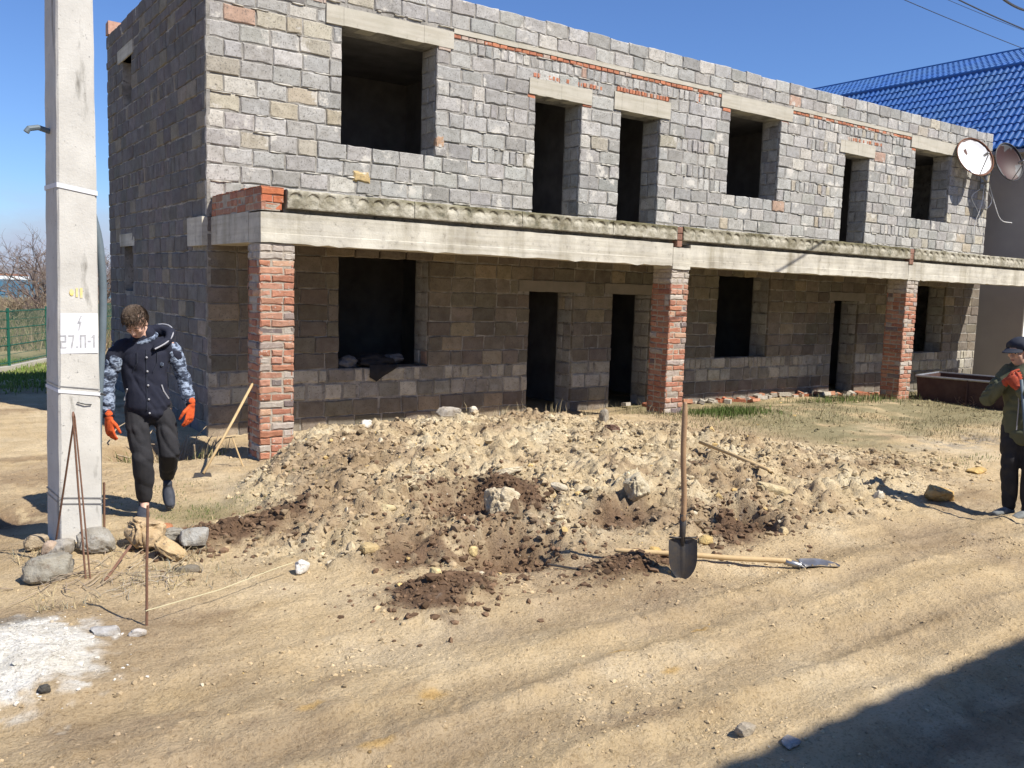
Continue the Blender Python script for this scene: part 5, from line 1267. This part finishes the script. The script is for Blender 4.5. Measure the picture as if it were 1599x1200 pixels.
def face_parts(q, R3, par, lids=False):
    for s in (-.030, .030):
        g = Geo(); g.add(*ell(q(s, .074, .004), (.013, .010, .008), R3, 2)); e = g.obj('eye', M['eyew'] if not lids else M['skin'], par, smooth=True)
        if lids:
            g = Geo(); g.tube([q(s-.014, .080, -.003), q(s, .0845, -.006), q(s+.014, .080, -.003)], .0016, 5); g.obj('eyelashes', M['eyed'], e)
            g = Geo(); g.tube([q(s-.018, .082, .020), q(s, .088, .026), q(s+.018, .082, .021)], [.002, .0035, .002], 6); g.obj('eyebrow', M['hair'], par); continue
        g = Geo(); g.add(*ell(q(s, .083, .002), (.006, .003, .005), R3, 2)); g.obj('iris', M['eyed'], e, smooth=True)
        g = Geo(); g.tube([q(s-.018, .082, .020), q(s, .088, .026), q(s+.018, .082, .021)], [.002, .0035, .002], 6); g.obj('eyebrow', M['hair'], par)
    g = Geo(); g.add(*ell(q(0, .0885, -.053), (.021, .005, .0035), R3, 2)); g.add(*ell(q(0, .0875, -.061), (.018, .006, .0045), R3, 2)); g.obj('lips', M['lip'], par, smooth=True)
def shoe(B, name, heel, toe, up, par, s=1.0):
    heel = np.array(heel); toe = np.array(toe); d = _n(toe-heel); L_ = np.linalg.norm(toe-heel); up = _n(np.array(up)-d*np.dot(up, d)); sd = np.cross(d, up)
    lo = [T([heel+d*.03+up*.035, heel+d*L_*.35+up*.042, heel+d*L_*.65+up*.034, heel+d*L_*.92+up*.024], [(.036, .034), (.038, .040), (.044, .030), (.034, .020)], 14, ref=up),
          T([heel+d*.04+up*.04, heel+d*.05+up*.085], [(.036, .036), (.037, .042)], 12, ref=d)]
    o = organic(name, lo, .006, M['shoe'], par, 4)
    g = Geo(); n_ = 14; P = []
    for k in range(n_+1):
        t = k/n_; w = .034+.013*math.sin(min(1, t*1.3)*math.pi*.8); w *= math.sqrt(max(.02, 1-((t-.5)/.52)**4)); P.append((t, w))
    V = []; 
    for (t, w) in P:
        for sg in (-1, 1):
            for h in (-.006, .018): V.append(heel+d*(L_*t)+sd*sg*w+up*h)
    F = []
    for k in range(n_): a = k*4; b = a+4; F += [(a, a+2, b+2, b), (a+1, b+1, b+3, a+3), (a, b, b+1, a+1), (a+2, a+3, b+3, b+2)]
    F += [(0, 1, 3, 2), (n_*4, n_*4+2, n_*4+3, n_*4+1)]
    g.add(V, F); g.obj('sole', M['sole'], o)
    g = Geo()
    for k in range(5):
        t = .34+.07*k; c_ = heel+d*L_*t+up*(.082-.011*k); g.tube([c_-sd*.018, c_+up*.002, c_+sd*.018], .0028, 5)
    g.obj('laces', M['sole'], o)
# ---- left worker: walking towards us, head bowed, orange gloves
z1 = gz(1.56, 7.04)
B1 = Body((1.59, 7.055, z1), (-.2170, -.976))
p1 = thing('person', B1.p, 'young man with camouflage sleeves and orange gloves, walking with his head bowed', 'person')
hc = B1(-.058, .10, 1.500)
Fd = B1.dirv(-.26, .72, -.70); Ud = B1.dirv(-.22, .68, .70)
HL, q, R3 = head_lofts(hc, Fd, Ud)
neck = B1(.005, .02, 1.36)
sL, sR = B1(-.185, 0, 1.285), B1(.185, -.01, 1.305)
eL, wL = B1(-.262, .03, 1.02), B1(-.252, .13, .79)
eR, wR = B1(.275, -.02, 1.07), B1(.325, .07, .865)
hpL, hpR = B1(-.075, .0, .86), B1(.105, -.02, .86)
kL, aL = B1(-.02, .10, .47), B1(-.015, .02, .115)
kR, aR = B1(.165, .06, .50), B1(.155, -.26, .215)
body = HL+[T([hc-_n(Ud)*.07-_n(Fd)*.02, neck], [.054, .060]), T([neck, B1(0, 0, 1.2), B1(.01, 0, 1.0), B1(.015, -.01, .86)], [(.056, .052), (.135, .085), (.115, .08), (.13, .09)], ref=B1.W),
    T([sL, eL, wL], [.050, .038, .027]), T([sR, eR, wR], [.050, .038, .027]), T([hpL, kL, aL], [.078, .052, .036]), T([hpR, kR, aR], [.078, .052, .036]),
    T([aL, B1(-.015, .09, .05)], [.034, .028]), T([aR, B1(.17, -.19, .10)], [.034, .028])]
body += hand(B1, wL, B1.dirv(.05, .10, -1), B1.dirv(.6, -.6, 0), 1, .96, .3)+hand(B1, wR, B1.dirv(-.12, .10, -1), B1.dirv(-.6, -.6, 0), -1, .96, .35)
organic('body', body, .0075, M['skin'], p1, 3, origin=B1.p)
face_parts(q, R3, p1, True)
def hairdo(par, q, R3, seed, mat, fringe=True):
    lo = [ell(q(0, -.020, .046), (.080, .088, .078), R3), ell(q(0, -.052, .000), (.073, .062, .070), R3), ell(q(-.012, .022, .082), (.066, .058, .044), R3)]
    if fringe: lo += [ell(q(-.02, .055, .070), (.045, .026, .032), R3)]
    o = organic('hair', lo, .0055, mat, par, 2, wrinkle=.009, wf=26, seed=seed)
    rr = np.random.RandomState(seed); V = []; F = []
    for k in range(1100):
        th = rr.uniform(0, 6.28); ph = rr.uniform(0, 1.75); v = np.array([math.sin(ph)*math.cos(th), math.sin(ph)*math.sin(th), math.cos(ph)])
        b = q(v[0]*.086, v[1]*.098-.012, v[2]*.092+.040)
        if v[1] > .55 and v[2] < .12: continue
        t_ = R3@_n(np.array([v[0]*.4+rr.normal(0, .25)-.35, .8+rr.normal(0, .2), -.45+rr.normal(0, .2)])); t_ = _n(t_-(R3@v)*np.dot(t_, R3@v)*.85); nn = R3@v
        s_ = _n(np.cross(t_, nn)); l = rr.uniform(.018, .050); i = len(V)
        V += [b-s_*.0035, b+s_*.0035, b+t_*l*.6+nn*.005+s_*.002, b+t_*l+nn*.001]; F += [(i, i+1, i+2), (i, i+2, i+3)]
    obj('hair_tufts', V, F, mat, o, kind='stuff')
    return o
hairdo(p1, q, R3, 31, M['hair'])
# jacket
W1 = B1.W
vest = [T([B1(.01, .02, 1.40), B1(.005, .0, 1.34), B1(0, .0, 1.27), B1(.0, .0, 1.10), B1(.015, .01, .96), B1(.02, .01, .86)], [(.082, .080), (.13, .10), (.178, .118), (.166, .122), (.160, .122), (.168, .126)], 20, ref=B1.W),
    T([B1(-.14, 0, 1.315), B1(-.215, .005, 1.23)], [.070, .066]), T([B1(.14, -.01, 1.33), B1(.215, -.005, 1.245)], [.070, .066]), ell(B1(.055, .045, .815), (.085, .09, .07))]
vo = organic('jacket', vest, .009, M['vest'], p1, 7, wrinkle=.008, wf=8, seed=910)
for (s0, e0, w0, sd) in ((sL, eL, wL, -1), (sR, eR, wR, 1)):
    a = s0+np.array([0, 0, -.02])
    organic('sleeve', [T([a+B1.U*sd*.012, a*.5+e0*.5+B1.U*sd*.006, e0, e0*.4+w0*.6, w0+(e0-w0)*.12], [.072, .066, .060, .054, .044])], .0075, M['camo'], p1, 4, wrinkle=.012, wf=13, seed=920+sd)
    g = Geo(); g.tube([w0+(e0-w0)*.20, w0+(e0-w0)*.02], [.042, .037], 16); g.obj('cuff', M['vest'], p1, smooth=True)
def surf(B, u, z, off=.004):
    """front point on the jacket at (u, z)"""
    i = JV_near(u, z); return i
vv = np.array([v.co[:] for v in vo.data.vertices])+WO[vo.name]
rel = vv-B1.p; uu, ww, zz2 = rel@B1.U, rel@B1.W, rel[:, 2]
def fr(u, z, off=.005):
    k = np.argsort((uu-u)**2+(zz2-z)**2+(ww < 0)*9)[:6]; return B1(u, ww[k].max()+off, z)
g = Geo(); g.tube([fr(.01, 1.30-.035*k, .002) for k in range(14)], .004, 5); g.obj('placket', M['cap'], vo)
for k in range(5):
    g = Geo(); g.add(*ell(fr(.012+.004*k, 1.24-.105*k, .006), (.009, .009, .009), None, 1)); g.obj('button', M['trim'], vo)
for pts in ([(.115, 1.03), (.13, .98), (.165, .92)], [(-.125, 1.00), (-.135, .95), (-.145, .91)]):
    g = Geo(); g.tube([fr(u, z, .003) for u, z in pts], .006, 5); g.obj('pocket_trim', M['trim'], vo)
g = Geo(); g.add(*ell(fr(.115, 1.185, .001), (.017, .017, .020), None, 1)); g.obj('chest_badge', M['camo'], vo)
for u0 in (-.055, .085):
    g = Geo(); g.tube([fr(u0, 1.28), fr(u0+.0, 1.20), fr(u0-.03, 1.13)], .0035, 5); g.obj('drawstring', M['cap'], vo)
co = [T([B1(.075*math.cos(t)+.004, .02+.062*math.sin(t), 1.375+.03*math.cos(t)-.02*math.sin(t)) for t in np.linspace(0, 6.28, 14)], .021, 8)]
organic('collar', co, .006, M['camo'], p1, 3)
hood = [T([B1(-.06, .06, 1.37), B1(-.07, -.03, 1.39), B1(-.01, -.10, 1.41), B1(.10, -.10, 1.43), B1(.185, -.03, 1.42), B1(.16, .06, 1.36), B1(.07, .115, 1.31)], [.026, .036, .052, .056, .046, .036, .028], 12)]
ho = organic('hood', hood, .008, M['vest'], p1, 4, wrinkle=.005, seed=930)
g = Geo(); hp = np.array([B1(.03, -.150, 1.45), B1(.08, -.155, 1.475), B1(.13, -.14, 1.485), B1(.18, -.10, 1.478), B1(.205, -.04, 1.455), B1(.212, .02, 1.42), B1(.19, .07, 1.375), B1(.15, .105, 1.34), B1(.07, .14, 1.305)]); hp[1:-1] = (hp[:-2]+2*hp[1:-1]+hp[2:])/4; hp = np.array([hp[0]]+[x for i in range(8) for x in ((hp[i]*.5+hp[i+1]*.5), hp[i+1])]); hp[1:-1] = (hp[:-2]+2*hp[1:-1]+hp[2:])/4; g.tube(hp, .006, 6); g.obj('hood_piping', M['trim'], ho)
# trousers
tl = [T([hpL*.5+hpR*.5+np.array([0, 0, .03]), B1(.015, 0, .80)], [(.152, .115), (.156, .115)], 18, ref=B1.W),
    T([hpL, B1(-.055, .06, .68), kL, kL*.5+aL*.5, aL+np.array([0, 0, .035])], [.090, .088, .079, .074, .058]), T([hpR, B1(.145, .02, .69), kR, kR*.5+aR*.5, aR+np.array([0, .0, .035])], [.090, .088, .079, .074, .058])]
organic('trousers', tl, .009, M['trous'], p1, 4, wrinkle=.010, wf=8, seed=940)
for nm, w0, d, pn, s in (('L', wL, B1.dirv(.05, .10, -1), B1.dirv(.6, -.6, 0), 1), ('R', wR, B1.dirv(-.12, .10, -1), B1.dirv(-.6, -.6, 0), -1)):
    organic('glove', [T([w0+(eL-w0)*.0+np.array([0, 0, .035]), w0], [.032, .030])]+hand(B1, w0, d, pn, s, 1.13, .32), .0042, M['glove'], p1, 2)
shoe(B1, 'shoe', B1(-.02, -.05, .022), B1(-.035, .215, .012), (0, 0, 1), p1)
shoe(B1, 'shoe', B1(.155, -.30, .165), B1(.175, -.11, .015), B1.dirv(0, .75, .62), p1)
# ---- right worker: turned to the left, hands raised to his mouth, holding a handle
gx2, gy2 = 8.12, 3.73; z2 = gz(gx2, gy2)
vd = _n([gx2, gy2, 0]); rt = np.array([vd[1], -vd[0], 0])       # right of the line of sight
fd = -rt*.62-vd*.78
B2 = Body((gx2, gy2, z2)+rt*.02, fd)
Rr = B2(0, 0, 0)*0
p2 = thing('person', B2.p, 'worker in olive jacket, dark cap and rust red gloves at the right edge', 'person')
def Q(r, t, z): return B2.p+rt*r-vd*t+np.array([0, 0, z])       # r to the right in view, t towards viewer
hc2 = Q(-.015, .05, 1.465)
HL2, q2, R32 = head_lofts(hc2, fd+np.array([0, 0, -.22]), np.array([0, 0, 1.])+fd*.2)
nk = Q(.03, 0, 1.33)
s1, s2 = Q(-.085, .02, 1.27), Q(.20, .10, 1.26)
e1, w1 = Q(-.225, .12, 1.03), Q(-.085, .22, 1.215)
e2, w2 = Q(.16, .26, 1.01), Q(.0, .26, 1.17)
b2 = HL2+[T([hc2-np.array([0, 0, .06]), nk], [.056, .062]), T([nk, Q(.06, .03, 1.15), Q(.07, .02, .98), Q(.07, .02, .85)], [(.10, .08), (.16, .11), (.15, .10), (.15, .10)], ref=-vd),
    T([s1, e1, w1], [.052, .040, .028]), T([s2, e2, w2], [.052, .040, .028]), T([Q(-.0, .02, .84), Q(-.01, .06, .45), Q(.02, .0, .10)], [.08, .054, .038]), T([Q(.14, .02, .84), Q(.16, .07, .45), Q(.16, .04, .10)], [.08, .054, .038])]
hd1, hd2 = Q(.06, .0, 1.23)-Q(0, 0, 1.205), Q(-.05, 0, 1.23)-Q(0, 0, 1.17)
b2 += hand(B2, w1, hd1, vd, 1, .95, .7, True)+hand(B2, w2, hd2, vd, -1, .95, .7, True)
organic('body', b2, .008, M['skin'], p2, 3, origin=B2.p)
face_parts(q2, R32, p2)
o = organic('hair', [ell(q2(0, -.03, .02), (.079, .088, .078), R32), ell(q2(0, -.055, -.02), (.066, .050, .055), R32)], .006, M['hair'], p2, 2, wrinkle=.006, wf=30, seed=950)
cp = organic('cap', [ell(q2(0, -.012, .070), (.083, .098, .060), R32), T([q2(-.05, .02, .055), q2(.05, .02, .055)], [.05, .05])], .007, M['cap'], p2, 4)
V = []; 
for i in range(9):
    for k in range(13):
        th = -1.25+2.5*k/12; r = .082+.070*i/8*(.55+.45*math.cos(th*.9)); V.append(q2(math.sin(th)*(.082+.010*i/8), .012+math.cos(th)*r+.010, .052-.022*(i/8)-.016*math.sin(th)**2))
n_ = len(V); F = [(i*13+k, i*13+k+1, (i+1)*13+k+1, (i+1)*13+k) for i in range(8) for k in range(12)]
F += [tuple(x+n_ for x in f[::-1]) for f in F]; obj('brim', V+[v-np.array([0, 0, .005]) for v in V], F, M['cap'], cp, smooth=True)
jk = [T([Q(.03, .0, 1.33), Q(.055, .03, 1.22), Q(.07, .03, 1.02), Q(.075, .03, .86), Q(.075, .03, .76)], [(.115, .10), (.185, .135), (.182, .14), (.180, .14), (.180, .14)], 20, ref=-vd), T([Q(-.06, .01, 1.30), s1], [.07, .068]), T([Q(.15, .04, 1.30), s2], [.07, .068])]
jo = organic('jacket', jk, .009, M['olive'], p2, 5, wrinkle=.012, wf=8, seed=960)
for (s0, e0, w0) in ((s1, e1, w1), (s2, e2, w2)):
    organic('sleeve', [T([s0, s0*.5+e0*.5, e0, e0*.4+w0*.6, w0+(e0-w0)*.15], [.076, .070, .068, .058, .048])], .008, M['olive'], p2, 4, wrinkle=.012, wf=12, seed=970)
g = Geo(); g.tube([Q(-.0, .165, 1.24), Q(.02, .175, 1.0), Q(.02, .178, .79)], .005, 5); g.obj('zip', M['trim'], jo)
for (w0, hd_, s, e0) in ((w1, hd1, 1, e1), (w2, hd2, -1, e2)):
    organic('glove', [T([w0+(e0-w0)*.14, w0], [.036, .032])]+hand(B2, w0, hd_, vd, s, 1.13, .75, True), .0045, M['rglove'], p2, 2)
organic('trousers', [T([Q(.07, .02, .84), Q(.07, .02, .78)], [(.16, .12), (.165, .12)], 18, ref=-vd), T([Q(.0, .02, .80), Q(-.01, .06, .45), Q(.02, .01, .09)], [.105, .078, .060]), T([Q(.14, .02, .80), Q(.16, .07, .45), Q(.16, .05, .09)], [.105, .078, .060])], .009, M['trous'], p2, 4, wrinkle=.010, wf=8, seed=980)
M['greyshoe'] = material('grey_shoes', (.20,.21,.21), .8, var=(.12,.13,.13), nscale=20)
sh_ = M['shoe']; M['shoe'] = M['greyshoe']
shoe(B2, 'shoe', Q(.055, -.03, .0), Q(-.10, .16, .0), (0, 0, 1), p2); shoe(B2, 'shoe', Q(.19, .0, .0), Q(.06, .22, .0), (0, 0, 1), p2)
M['shoe'] = sh_
g = Geo(); g.tube([Q(.21, .32, -.02), Q(.115, .31, .62), Q(.02, .30, 1.24)], .014, 8); props(g.obj('tool_handle', M['conduit'], None, smooth=True), 'steel blue handle held upright by the worker at the right edge', 'tool handle')
